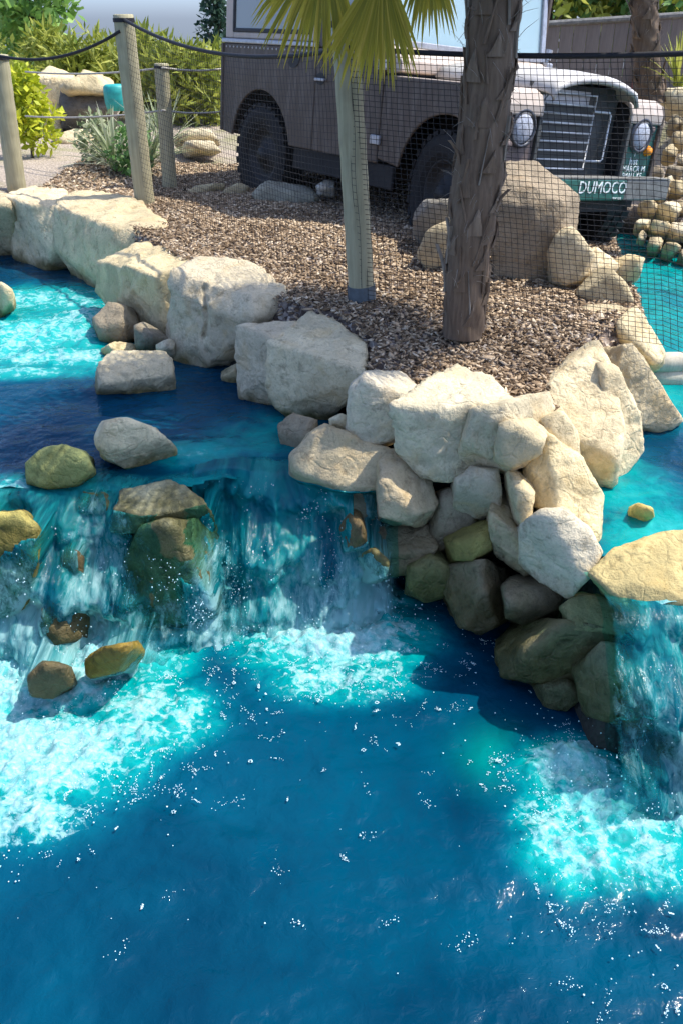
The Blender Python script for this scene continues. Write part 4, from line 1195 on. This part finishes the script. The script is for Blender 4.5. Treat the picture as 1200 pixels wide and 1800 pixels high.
    for (hub, ax, nm, L, sp, ns, dr, tone, start) in leaves:
        h = hub - base; s0 = start - base
        mid_ = s0.lerp(h, 0.5) + Vector((0, 0, 0.10))
        pt = MB().tube([s0, s0.lerp(mid_, .5) + Vector((0, 0, .03)), mid_, mid_.lerp(h, .5) + Vector((0, 0, .03)), h], [0.016, 0.013, 0.011, 0.01, 0.008], 6).build('leaf_stalk', M['petiole'], root, sm=True)
        fan('fan_leaf', root, h, ax, nm, L, sp, ns, dr, tone, 'frond', rnd)
    return root


rp = random.Random(12)
tp = [P(812, 590, -0.06 if False else 3.86), P(822, 470, 3.87), P(836, 330, 3.89), P(856, 160, 3.92), P(869, 0, 3.95)]
topz = tp[-1] + Vector((0.04, 0.02, 0.26)); tp.append(topz)
tp.append(topz + Vector((0.02, 0.0, 0.24)))
rads = [0.088, 0.094, 0.104, 0.098, 0.098, 0.10, 0.08]
crown = tp[-1]
lv = []
# two old fronds hanging left of the trunk in view, as in the photograph
lv.append((P(672, -66, 3.62), Vector((-0.12, -0.10, -1)), Vector((0.1, -1, 0.1)), 0.42, 1.2, 46, 0.06, 0.55, crown + Vector((-.05, -.02, -.1))))
lv.append((P(575, -95, 3.66), Vector((-0.35, -0.08, -0.95)), Vector((0.0, -1, 0.25)), 0.42, 1.5, 36, 0.10, 0.5, crown + Vector((-.06, 0, -.08))))
lv.append((P(752, -105, 3.72), Vector((0.05, -0.10, -1)), Vector((0.1, -1, 0.1)), 0.34, 0.9, 18, 0.06, 0.4, crown + Vector((-.05, -.02, -.1))))
for i in range(22):
    a = i * 2.39996; e = -0.05 + 1.2 * i / 21
    d = Vector((math.cos(a) * math.cos(e), math.sin(a) * math.cos(e), math.sin(e)))
    hub = crown + d * rp.uniform(.42, .6) + Vector((-0.12, -0.05, 0.06))
    lv.append((hub, (d + Vector((0, 0, -.25))), Vector((-d.x * d.z, -d.y * d.z, d.x ** 2 + d.y ** 2 + .05)), rp.uniform(.45, .55), 4.2, 34, 0.05, rp.uniform(.1, .4), crown + d * 0.05))
for i in range(30):                                # broad lower fronds out of view, added to shade the mulch
    a = -1.7 + 3.4 * i / 29; e = 0.02 + 0.12 * (i % 3)
    d = Vector((math.cos(a) * math.cos(e), math.sin(a) * math.cos(e), math.sin(e)))
    lv.append((crown + d * rp.uniform(.15, .6) + Vector((0, 0, -.10)), d, Vector((-d.x * d.z, -d.y * d.z, 1)), .5, 4.0, 56, 0.02, rp.uniform(.1, .5), crown + d * .05))
fan_palm('fan_palm', 'fan palm with a rough fibrous trunk standing in the mulch', tp, rads, crown, lv, 3)
q0 = P(1142, 178, 9.0)
tp2 = [q0, P(1136, 100, 9.0), P(1131, 0, 9.0), P(1129, -60, 9.0)]
c2 = tp2[-1]
lv2 = []
for i in range(16):
    a = i * 2.39996; e = 0.15 + 1.1 * i / 15
    d = Vector((math.cos(a) * math.cos(e), math.sin(a) * math.cos(e), math.sin(e)))
    lv2.append((c2 + d * .6, d + Vector((0, 0, -.2)), Vector((-d.x * d.z, -d.y * d.z, d.x ** 2 + d.y ** 2 + .05)), .55, 4.0, 20, .05, .2, c2))
fan_palm('fan_palm', 'more distant palm trunk in front of the fence on the right', tp2, [0.15, 0.125, 0.115, 0.11], c2, lv2, 8, boots=30)

# ------------------------------------------------------------------ fence at the back right
fe = empty('panel_fence', (4.0, 11.5, -0.3))
tag(fe, 'grey brown plank fence with red posts at the back right', 'fence')
fa, fb_ = Vector((2.0, 11.9, 0)), Vector((8.2, 10.6, 0))
nF = 40
du = (fb_ - fa) / nF; ang = math.atan2(du.y, du.x)
jf = random.Random(4)
pl_me = None
for i in range(nF):
    c = fa + du * (i + 0.5)
    zt = 1.17 + 0.19 * i / nF * 2.0
    if pl_me is None:
        o = MB().box(-du.length * .485, du.length * .485, -.011, .011, -0.9, 0).build('plank', M['plank'], fe); pl_me = o.data
    else:
        o = link('plank', pl_me, None, fe)
    o.location = c + Vector((0, jf.uniform(-.006, .006), zt)) - fe.location
    o.rotation_euler = (0, 0, ang)
    o.scale = (1, 1, 2.0)
for i in range(0, nF + 1, 10):
    c = fa + du * i
    zt = 1.2 + 0.19 * i / nF * 2.0
    o = MB().box(-.05, .05, -.05, .05, -1.9, 0).build('fence_post', M['redpost'], fe, bevel=0.006)
    o.location = c + Vector((0, -.07, zt)) - fe.location; o.rotation_euler = (0, 0, ang)
MB().tube([fa + Vector((0, -.02, 1.175)) - fe.location, fb_ + Vector((0, -.02, 1.555)) - fe.location], 0.035, 8).build('top_rail', M['greyend'], fe)


# ------------------------------------------------------------------ trees and shrubs
def foliage(name, parent, blobs, n, size, mat, seed, aspect=0.5, updir=0.0):
    """leaf-sized quads spread through the volume of several blobs (centre, radii)"""
    rg = np.random.default_rng(seed)
    vol = np.array([b[1][0] * b[1][1] * b[1][2] for b in blobs]); pick = rg.choice(len(blobs), n, p=vol / vol.sum())
    C = np.array([b[0] for b in blobs])[pick]; R_ = np.array([b[1] for b in blobs])[pick]
    d = rg.normal(size=(n, 3)); d /= np.linalg.norm(d, axis=1, keepdims=True)
    rr = rg.random(n) ** 0.42
    p = C + d * R_ * rr[:, None]
    p += 0.12 * R_.mean(1, keepdims=True) * np.stack([vnoise(p * 3, seed), vnoise(p * 3 + 9, seed + 1), vnoise(p * 3 + 5, seed + 2)], 1)
    keep = fbm(p * (2.4 / R_.mean()), seed + 3, 2) > -0.12
    p, d = p[keep], d[keep]; n = len(p)
    ax = rg.normal(size=(n, 3)) + np.array([0, 0, updir]) + d * 0.6
    ax /= np.linalg.norm(ax, axis=1, keepdims=True)
    sd_ = np.cross(ax, rg.normal(size=(n, 3))); sd_ /= np.linalg.norm(sd_, axis=1, keepdims=True)
    L = size * rg.uniform(.4, 1.5, (n, 1)); W = L * aspect * 0.5
    v = np.stack([p, p + ax * L * .5 - sd_ * W, p + ax * L, p + ax * L * .5 + sd_ * W], 1).reshape(-1, 3)
    f = np.arange(n * 4).reshape(n, 4)
    me = npmesh(name, v, f)
    tone = np.clip(0.5 + 0.55 * fbm(p * (2.2 / R_.mean()), seed + 8, 2) + rg.normal(size=n) * 0.16, 0, 1)
    fattr(me, 'tone', np.repeat(tone, 4))
    return link(name, me, M[mat], parent)


def tree(name, label, base, height, crown_r, mat, seed, n=2600, size=0.14, cat='tree', group=None, trunk_r=0.1, low=0.3, aspect=0.5, nb=9, updir=0.0):
    rnd = random.Random(seed)
    root = empty(name, base); tag(root, label, cat, group)
    tk = MB()
    tk.tube([(0, 0, -0.1), (0.03, 0.02, height * .3), (0.0, 0.05, height * .6), (0.05, 0, height * .85)], [trunk_r, trunk_r * .8, trunk_r * .55, trunk_r * .2], 8)
    blobs = []
    for i in range(nb):
        a = i * 2.4; u = (i + .5) / nb
        z = height * (low + (0.97 - low) * u)
        ro = crown_r * (0.62 * math.sin(PI * min(1, 0.18 + u * 0.8))) * rnd.uniform(.6, 1.1)
        c = (ro * math.cos(a), ro * math.sin(a), z)
        blobs.append((c, (crown_r * rnd.uniform(.4, .6), crown_r * rnd.uniform(.4, .6), height * (1 - low) * rnd.uniform(.16, .26))))
        tk.tube([(0.02, 0.02, height * (low * .6 + .3 * u)), (c[0] * .5, c[1] * .5, z * .9), c], [trunk_r * .4, trunk_r * .25, trunk_r * .1], 6)
    tk.build('trunk', M['bark'], root, sm=True)
    foliage('crown', root, blobs, n, size, mat, seed, aspect, updir)
    return root


tree('leafy_tree', 'light green leafy tree at the top left corner', P(70, 140, 17) - Vector((0, 0, 0.4)), 2.9, 0.95, 'leaf_light', 21, n=4200, size=0.19, low=0.28, trunk_r=.08)
tree('dark_conifer', 'small dark conifer against the sky left of the vehicle', P(384, 120, 20) - Vector((0, 0, .6)), 2.0, 0.4, 'leaf_dark', 22, n=1800, size=0.13, low=0.35, trunk_r=.06)
bam = [(150, 13.5, 1.0, .8), (205, 14, .92, .8), (262, 13.2, 1.02, .75), (318, 12.6, .9, .7), (362, 12.8, .86, .7), (410, 13.5, .85, .75), (110, 14.5, 1.1, .7)]
bl = ['behind the roof rock', 'behind the tall leaning post, left of it', 'right behind the tall leaning post', 'behind the thin post', 'between the thin post and the vehicle', 'mostly hidden behind the vehicle rear', 'under the light green tree']
for (x, y, h, r), t in zip(bam, bl):
    b = P(x, 230, y); b.z = 0
    tree('bamboo_clump', 'yellow green bamboo clump ' + t, b, h, r * .8, 'leaf_bamboo', 30 + x, n=2600, size=0.17, cat='shrub', group='bamboo clumps at the back left', trunk_r=.03, low=.12, aspect=.22, updir=.5)
b = P(52, 252, 9.6); b.z = 0
tree('yellow_shrub', 'bright yellow green shrub at the left edge behind the short post', b, 0.78, 0.42, 'leaf_yellow', 44, n=2200, size=0.085, cat='shrub', trunk_r=.02, low=.2)
b = P(10, 250, 12.4); b.z = 0
tree('yellow_shrub', 'dim green shrub at the far left edge behind the pale boulder', b, 0.95, 0.5, 'leaf_bamboo', 45, n=1500, size=0.1, cat='shrub', trunk_r=.02, low=.15)
hl_ = ['far green hedge bush behind the light green tree', 'far hedge bush left of the tall leaning post', 'far hedge bush right of the tall leaning post', 'far hedge bush hidden behind the vehicle rear', 'far hedge bush hidden behind the vehicle cab']
for (x, y, h, r, s_) in ((-13, 24, 2.4, 2.2, 1), (-9, 25, 2.3, 2.2, 2), (-5.5, 26, 2.2, 2.0, 3), (-2, 25, 2.2, 2.0, 4), (1.5, 24, 2.3, 2.2, 5)):
    tree('hedge_bush', hl_[s_ - 1], (x, y, -0.5), h * .42, r * .7, 'leaf_bamboo' if s_ % 2 else 'leaf_tree', 60 + s_, n=2200, size=0.26, cat='hedge', group='hedge bushes along the horizon', trunk_r=.05, low=.1)
for (x, y, h, r, s_, t) in ((960, 14.0, 2.7, 1.2, 1, 'just right of the windscreen'), (1040, 14.5, 3.0, 1.3, 2, 'left of the distant palm'), (1120, 14.0, 2.8, 1.2, 3, 'behind the distant palm'), (1200, 13.6, 2.9, 1.2, 4, 'at the right photo edge')):
    b = P(x, 60, y); b.z = 0
    tree('garden_tree', 'green tree over the back fence ' + t, b, h, r, 'leaf_tree' if s_ % 2 == 0 else 'leaf_bamboo', 80 + s_, n=2600, size=0.17, group='trees over the fence', trunk_r=.08, low=.3)


def sword_plant(name, label, base, n, L, wd, mat, seed, lean=.8):
    rnd = random.Random(seed)
    root = empty(name, base); tag(root, label, 'plant', 'spiky plants')
    for i in range(n):
        v, f, t = [], [], []
        a = rnd.uniform(0, 2 * PI); e = rnd.uniform(.25, 1.4)
        d = Vector((math.cos(a) * math.cos(e) * lean, math.sin(a) * math.cos(e) * lean, math.sin(e)))
        nn = Vector((-math.cos(a) * math.sin(e), -math.sin(a) * math.sin(e), math.cos(e) + .05))
        strip_leaf(v, f, t, Vector((rnd.uniform(-.05, .05), rnd.uniform(-.05, .05), 0)), d, nn, L * rnd.uniform(.7, 1.15), wd, .12, rnd.uniform(.2, .95))
        me = bpy.data.meshes.new('leaf'); me.from_pydata(v, [], f); fattr(me, 'tone', np.clip(t, 0, 1))
        link('leaf', me, M[mat], root)
    return root


for (px, py, y, n, L, lab) in ((205, 296, 8.5, 60, .52, 'pale striped spiky plant left of the tall post foot'), (262, 292, 8.5, 55, .5, 'pale striped spiky plant between the tall post and the thin post'), (290, 262, 9.6, 40, .6, 'spiky plant behind the thin post'), (1192, 152, 8.6, 36, .42, 'green spiky plant at the right photo edge above the pale boulder')):
    b = P(px, py, y); b.z = max(b.z, 0) if px < 1000 else b.z
    sword_plant('spiky_plant', lab, b, n, L, .013, 'leaf_pale' if px < 1000 else 'leaf_bamboo', px)
foliage_low = [(180, 285, 8.9, .30, 'low leafy plant left of the spiky plants'), (235, 290, 8.3, .26, 'low dark leafy plant at the foot of the spiky plants')]
for (px, py, y, h, lab) in foliage_low:
    b = P(px, py, y); b.z = 0
    tree('low_plant', lab, b, h * 1.5, .26, 'leaf_pale' if px < 200 else 'leaf_tree', px + 500, n=900, size=0.06, cat='plant', trunk_r=.012, low=.1)
tb_ = MB(); cpt = P(205, 172, 11.0)
tb_.lathe([(0.001, -.13), (0.12, -.13), (0.135, -.05), (0.14, .05), (0.135, .12), (0.11, .14), (0.001, .14)], 20, 'z', cpt)
tag(tb_.build('teal_tub', M['teal'], sm=True), 'small teal tub beside the roof rock, next to the tall post', 'tub')

# ------------------------------------------------------------------ bark chips on the mulch
N = 64000
cx_ = RNG.uniform(-2.6, 2.1, N * 3); cy_ = 3.0 + 6.2 * RNG.random(N * 3) ** 1.5
ok = np.ones(N * 3, bool)
for poly in (UL, LOW, UR): ok &= inner(poly, cx_, cy_) < 0.05
cx_, cy_ = cx_[ok][:N], cy_[ok][:N]
n = len(cx_)
cz_ = ground_h(cx_, cy_) + RNG.uniform(0.0, 0.014, n)
Lc = RNG.uniform(.007, .021, n) * (1 + 0.8 * (RNG.random(n) > .96)) * (1 + 0.05 * (cy_ - 3)); Wc = Lc * RNG.uniform(.25, .55, n); Tc = np.full(n, 0.0025)
th = RNG.uniform(0, 2 * PI, n); tl = RNG.normal(0, .35, n); t2 = RNG.normal(0, .35, n)
u = np.stack([np.cos(th), np.sin(th), tl], 1); u /= np.linalg.norm(u, axis=1, keepdims=True)
s_ = np.stack([-np.sin(th), np.cos(th), t2], 1); s_ /= np.linalg.norm(s_, axis=1, keepdims=True)
nn = np.cross(u, s_)
c = np.stack([cx_, cy_, cz_], 1)
u, s_, nn = u * Lc[:, None], s_ * Wc[:, None], nn * Tc[:, None]
v = np.stack([c - u - nn, c - s_ * .9 - nn, c + u * .9 - nn, c + s_ - nn, c - u * .9 + nn, c - s_ + nn, c + u + nn, c + s_ * .8 + nn], 1).reshape(-1, 3)
q = np.array([[4, 5, 6, 7], [0, 1, 5, 4], [1, 2, 6, 5], [2, 3, 7, 6], [3, 0, 4, 7]])
f = (np.arange(n)[:, None, None] * 8 + q[None]).reshape(-1, 4)
cm = npmesh('bark_chips', v, f)
fattr(cm, 'tone', np.repeat(np.clip(RNG.beta(1.6, 2.2, n) + 0.1 * fbm(c * 2, 5, 2), 0, 1), 8))
tag(link('bark_chips', cm, M['chips']), 'loose brown bark chips covering the ground around the palm', 'mulch', kind='stuff')

# ------------------------------------------------------------------ water
FOAM = [  # photo centre, half width across, half depth (m), foam, aerated, turbulence
    (590, 1120, .40, .24, 1.0, 1.05, 1.0), (600, 1060, .3, .14, .9, 1.0, 1.0), (520, 1100, .2, .2, .7, 1.0, 1.0), (600, 1190, .32, .16, .55, .7, .6), (690, 1110, .14, .12, .6, .7, .6), (460, 1140, .1, .1, .4, .6, .5),
    (60, 1200, .42, .24, 1.0, 1.15, 1.0), (180, 1160, .34, .2, .75, 1.0, .9), (60, 1320, .42, .28, .9, .9, .7), (240, 1260, .3, .22, .55, .75, .6), (30, 1430, .3, .14, .62, .5, .5), (280, 1120, .16, .12, .6, .75, .6), (100, 1130, .5, .12, .8, 1.0, .9), (330, 1110, .12, .08, .5, .8, .6), (480, 1070, .26, .1, .8, 1.0, .9), (640, 1050, .2, .1, .7, .9, .8),
    (1000, 1350, .2, .16, .95, 1.0, 1.0), (1070, 1420, .26, .2, .8, 1.05, .9), (1030, 1500, .2, .16, .5, .9, .6), (960, 1450, .12, .14, .5, .6, .5), (1150, 1500, .16, .16, .45, .8, .6), (1180, 1420, .14, .16, .6, .8, .7)]
UFOAM = [(60, 590, .7, .4, .42, 1.0, .8), (120, 630, .45, .2, .55, .9, .7), (60, 530, .8, .4, .3, .8, .5), (20, 655, .5, .12, .3, .7, .3), (150, 565, .35, .3, .5, .75, .6),
         (340, 800, .25, .14, .1, .6, .2), (470, 770, .3, .3, .0, .45, .15), (60, 860, .5, .14, .25, .7, .4), (380, 850, .3, .12, .12, .55, .3)]
RFOAM = [(1170, 960, .22, .35, .05, .75, .1), (1090, 860, .25, .4, .0, .55, .1), (1180, 1070, .2, .1, .6, 1.0, .5), (1170, 700, .3, .4, .0, .55, .1), (1150, 560, .6, 1.2, .0, .5, .05), (1130, 450, .8, 1.4, 0, .6, .05)]
GREEN = [(880, 1330, .13, .14)]


def zones(x, y, z, lst):
    fo, ae, tu = np.zeros_like(x), np.zeros_like(x), np.zeros_like(x)
    wob = 0.25 * fbm(np.stack([x * 3, y * 3, x * 0], 1), 11, 3)
    for (px, py, rx, ry, a, b, t) in lst:
        c = P(px, py, z)
        d = np.sqrt(((x - c.x) / rx) ** 2 + ((y - c.y) / ry) ** 2) + wob
        fo = np.maximum(fo, a * smooth(1.25, 0.15, d)); ae = np.maximum(ae, b * smooth(1.8, 0.2, d)); tu = np.maximum(tu, t * smooth(1.3, 0.2, d))
    return fo, ae, tu


def water(name, x0, x1, y0, y1, step, z, lst, mat, clip=None, amp=1.0, seed=1):
    ax_, ay_ = np.arange(x0, x1, step), np.arange(y0, y1, step)
    X, Y = np.meshgrid(ax_, ay_); x, y = X.ravel(), Y.ravel()
    fo, ae, tu = zones(x, y, z, lst)
    p = np.stack([x, y, x * 0], 1)
    h = amp * (0.017 * vnoise(p * np.array([2.6, 4.0, 1]) + 3, seed) + 0.006 * vnoise(p * np.array([6.5, 9.5, 1]) + 8, seed + 1) + 0.0025 * vnoise(p * np.array([17, 23, 1]), seed + 2))
    h = h + tu * (0.075 * np.abs(fbm(p * 6, seed + 3, 4)) + 0.035 * fbm(p * 20, seed + 5, 3) + 0.02 * np.abs(fbm(p * 45, seed + 6, 2)) + 0.01)
    g = np.zeros_like(x)
    for (px, py, rx, ry) in GREEN:
        c = P(px, py, ZL); g = np.maximum(g, np.exp(-(((x - c.x) / rx) ** 2 + ((y - c.y) / ry) ** 2)))
    if clip is not None: keep = clip(x, y)
    else: keep = np.ones_like(x, bool)
    ny, nx = X.shape; ii = np.arange(ny * nx).reshape(ny, nx)
    qd = np.stack([ii[:-1, :-1], ii[:-1, 1:], ii[1:, 1:], ii[1:, :-1]], -1).reshape(-1, 4)
    qd = qd[keep[qd].all(1)]
    used = np.unique(qd); mp = np.full(ny * nx, -1); mp[used] = np.arange(len(used))
    me = npmesh(name, np.stack([x, y, z + h], 1)[used], mp[qd])
    fattr(me, 'foam', fo[used]); fattr(me, 'aer', ae[used]); fattr(me, 'green', g[used] if z == ZL else g[used] * 0)
    o = link(name, me, M[mat], sm=True)
    tag(o, kind='structure')
    return o


water('lower_pool_water', -2.1, 2.1, 0.2, 3.6, 0.0085, ZL, FOAM, 'water_low', None, 1.0, 1)
lipL = lambda x: 3.10 + 0.16 * smooth(-0.9, -0.25, x)
lipR = lambda x: 2.34 - 0.04 * x + 0.0 * x
water('upper_left_water', -5.2, 0.2, 2.9, 9.0, 0.022, ZU, UFOAM, 'water_up', lambda x, y: (y > lipL(x)) & (inner(UL, x, y) > -0.15), 0.7, 21)
water('upper_right_water', 0.82, 5.0, 2.0, 8.6, 0.022, ZU, RFOAM, 'water_up', lambda x, y: (y > lipR(x)) & (inner(UR, x, y) > -0.15) & (x > 0.97 - 0.24 * smooth(2.55, 2.9, y) + 0.04 * np.sin(y * 23)), 0.4, 31)

# ------------------------------------------------------------------ waterfalls draped over the rocks
def bvh_of(rocks):
    vs, fs, b = [], [], 0
    for (o, p, f) in rocks:
        vs.append(p); fs.append(f + b); b += len(p)
    return BVHTree.FromPolygons(np.concatenate(vs).tolist(), np.concatenate(fs).tolist())


near = [r for r in ROCKS if r[1][:, 1].min() < 4.2]
BV = bvh_of(near)


def fall(name, x0, x1, lip, foot, nx, nt_, bodyf, whitef, seed, back=0.22, steps=0.0, reach=0.24):
    U = np.linspace(0, 1, nx); T = np.linspace(0, 1, nt_)
    xs_ = x0 + (x1 - x0) * U
    yl = np.array([float(lip(np.array([x]))[0]) for x in xs_])[:, None] + 0.09 * fbm(np.stack([xs_ * 6, xs_ * 0, xs_ * 0], 1), seed)[:, None]
    a = np.clip((T - 0.15) / 0.85, 0, 1)[None, :]
    on = T[None, :] < 0.15
    ph = vnoise(np.stack([xs_ * 3.0, xs_ * 0 + 3, xs_ * 0], 1), seed + 3)[:, None]
    # stepped cascade: ledges push the water out, then it drops
    st = a + steps * np.sin(2 * PI * (a * 2.3 + 0.35 * ph)) * a * (1 - a)
    y = np.where(on, yl + 0.03 + back * (1 - T[None, :] / 0.15), yl + 0.03 - foot * np.clip(st, 0, 1.2) ** 0.8)
    z = np.where(on, ZU + 0.012 * T[None, :] / 0.15, ZU + 0.012 - (ZU - ZL + 0.03) * a ** 1.2) + 0 * yl
    xx, tt = np.meshgrid(xs_, T, indexing='ij')
    def nz(fx, ft, sd, oc=3): return fbm(np.stack([xx.ravel() * fx, tt.ravel() * ft, xx.ravel() * 0 + sd], 1), sd, oc).reshape(nx, nt_)
    rag = smooth(0.12, 0.35, T)[None, :]
    y = y - rag * (0.08 * nz(5, 3.5, seed) + 0.04 * np.abs(nz(17, 7, seed + 5)) + 0.035 * nz(36, 24, seed + 7) * (0.2 + a))
    hit = np.full((nx, nt_), 9.0)
    for i in range(nx):
        for j in range(nt_):
            loc = BV.ray_cast(Vector((xs_[i], 0.8, z[i, j])), Vector((0, 1, 0)), 4.0)[0]
            if loc is not None and y[i, j] - loc.y < reach: hit[i, j] = loc.y
    wet = (hit < y).astype(float)                     # water running over a rock thins to a film
    for _ in range(3):
        wp = np.pad(wet, 1, mode='edge'); wet = (wp[:-2, 1:-1] + wp[2:, 1:-1] + wp[1:-1, :-2] + wp[1:-1, 2:] + wet) / 5
    y = np.where(on, y, np.minimum(y, hit - 0.008 - 0.01 * np.abs(nz(30, 8, seed + 11))))
    for _ in range(2):
        yp = np.pad(y, 1, mode='edge')
        y2 = (yp[:-2, 1:-1] + yp[2:, 1:-1] + yp[1:-1, :-2] + yp[1:-1, 2:] + 4 * y) / 8
        y = np.where(on, y, np.minimum(y2, hit - 0.006))
    V = np.stack([xx + 0.012 * nz(14, 5, seed + 13) * rag, y, z], -1)
    ii = np.arange(nx * nt_).reshape(nx, nt_)
    qd = np.stack([ii[:-1, :-1], ii[1:, :-1], ii[1:, 1:], ii[:-1, 1:]], -1).reshape(-1, 4)
    me = npmesh(name, V.reshape(-1, 3), qd)
    uv = me.uv_layers.new(name='flow')
    uvs = np.stack([np.repeat(U * (x1 - x0), nt_), np.tile(T, nx)], 1)
    uv.data.foreach_set('uv', uvs[qd.ravel()].astype(np.float32).ravel())
    edge = smooth(0, .05, U)[:, None] * smooth(1, .84, U)[:, None]
    fattr(me, 'body', (np.clip(bodyf(xx, tt) - 0.2 * wet + 0.25 * nz(7, 3, seed + 17), 0, 1) * edge * smooth(0, .12, tt)).ravel())
    fattr(me, 'white', np.clip(whitef(xx, tt) + 0.12 * wet + 0.25 * nz(9, 4, seed + 19), 0, 1).ravel())
    FLOW.append((V[:, :, :].reshape(-1, 3), (a + 0 * yl).ravel(), np.clip(whitef(xx, tt), 0, 1).ravel()))
    o = link(name, me, M['fall'], sm=True)
    tag(o, kind='structure')
    return o


def gb(x, c, w_): return np.exp(-((x - c) / w_) ** 2)
fall('waterfall', -1.75, -0.38, lipL, 0.48, 260, 100, lambda x, t: 0.70 + 0.2 * t - 0.52 * gb(x, -0.68, .17), lambda x, t: 0.2 + 0.62 * t ** 1.2 - 0.2 * gb(x, -0.68, .16), 2, steps=0.5)
fall('waterfall', -0.66, 0.24, lambda x: 3.27 + 0.03 * smooth(-.4, .1, x), 0.42, 190, 100, lambda x, t: 0.92 - 0.5 * smooth(0.02, 0.2, x) * (1 - t), lambda x, t: 0.16 + 0.5 * t ** 2.0 + 0.4 * smooth(-.28, -.05, x) * t, 6, steps=0.4)
fall('waterfall', 0.86, 1.8, lipR, 0.42, 170, 100, lambda x, t: 0.85 - 0.4 * smooth(1.1, .9, x), lambda x, t: 0.35 + 0.4 * t - 0.2 * smooth(1.1, .95, x), 9, steps=0.4)

# ------------------------------------------------------------------ bubbles and sun-glint specks on the pool, spray over the foam
def balls(name, label, c, r, squash, cat):
    n = len(c)
    v = (ICO1[0][None] * np.stack([r, r, r * squash], 1)[:, None, :] + c[:, None, :]).reshape(-1, 3)
    f = (ICO1[1][None] + (np.arange(n) * len(ICO1[0]))[:, None, None]).reshape(-1, 3)
    me = npmesh(name, v, f)
    o = link(name, me, M['foam'], sm=True)
    tag(o, label, cat, kind='stuff')


nS = 1500                                             # clusters: bubble rafts and strings, specks that also stand for sun glints
sx_ = RNG.uniform(-1.6, 1.4, nS * 6); sy_ = RNG.uniform(1.1, 3.1, nS * 6)
fo, ae, tu = zones(sx_, sy_, ZL, [(a, b, c * 1.7, d * 2.2, e, f_, g_) for (a, b, c, d, e, f_, g_) in FOAM])
lr = smooth(0.0, 0.9, sx_) * smooth(2.4, 1.6, sy_)  # extra specks at lower right stand for sun glints on the water
dens = 0.02 + 0.75 * fo + 0.2 * lr + 0.03 * smooth(1.35, 1.9, sy_)
k_ = np.nonzero(RNG.random(nS * 6) < dens)[0][:nS]
bc, br = [], []
for i in k_:
    kind = RNG.random()
    m_ = 1 if kind < .45 else int(RNG.integers(4, 26))
    th = RNG.uniform(0, PI); el_ = RNG.uniform(.004, .03); ew = el_ * RNG.uniform(.15, .6)
    g_ = RNG.normal(size=(m_, 2)) * np.array([el_, ew])
    if kind > .97 and m_ > 10:                           # a ring
        an = np.linspace(0, 2 * PI, m_); g_ = np.stack([np.cos(an), np.sin(an)], 1) * 0.006 + RNG.normal(size=(m_, 2)) * .001
    bc.append(np.stack([sx_[i] + g_[:, 0] * math.cos(th) - g_[:, 1] * math.sin(th), sy_[i] + g_[:, 0] * math.sin(th) + g_[:, 1] * math.cos(th), np.full(m_, ZL + .008)], 1))
    br.append(RNG.uniform(.0009, .0024, m_) if m_ > 1 else RNG.uniform(.0012, .0036, 1))
bx = np.concatenate(bc)
balls('bubbles_and_glints', 'small white bubbles and sun-glint specks on the lower pool', bx, np.concatenate(br), 0.5, 'bubbles')
sp = []
for (px, py, rx, ry, a, b, t) in FOAM:
    c = P(px, py, ZL); m_ = int(90 * t)
    q = RNG.normal(size=(m_, 3)) * np.array([rx * .6, ry * .6, 0.05]) + np.array([c.x, c.y, ZL + .05])
    q[:, 2] = np.abs(q[:, 2] - ZL) + ZL + .01
    sp.append(q)
for (q, a_, w_) in FLOW:                                # threads of drops thrown off the falling sheets
    pr_ = (a_ > 0.05) * (0.08 + a_ ** 1.5 + w_ * .5) * smooth(-0.1, 0.35, fbm(q * np.array([14, 14, 5]), 71, 3))
    id_ = RNG.choice(len(q), 700, p=pr_ / pr_.sum())
    q2 = q[id_] + RNG.normal(size=(700, 3)) * np.array([.008, .01, .012]) - np.array([0, .012, 0]) * (1 + 2 * RNG.random((700, 1)) ** 2)
    sp.append(q2)
sp = np.concatenate(sp)
balls('spray_drops', 'white spray thrown up where the waterfalls land', sp, 0.0009 + 0.0022 * RNG.random(len(sp)) ** 2, 1.5, 'spray')
print('BUILT', len(bpy.data.objects), 'bubbles', len(bx))
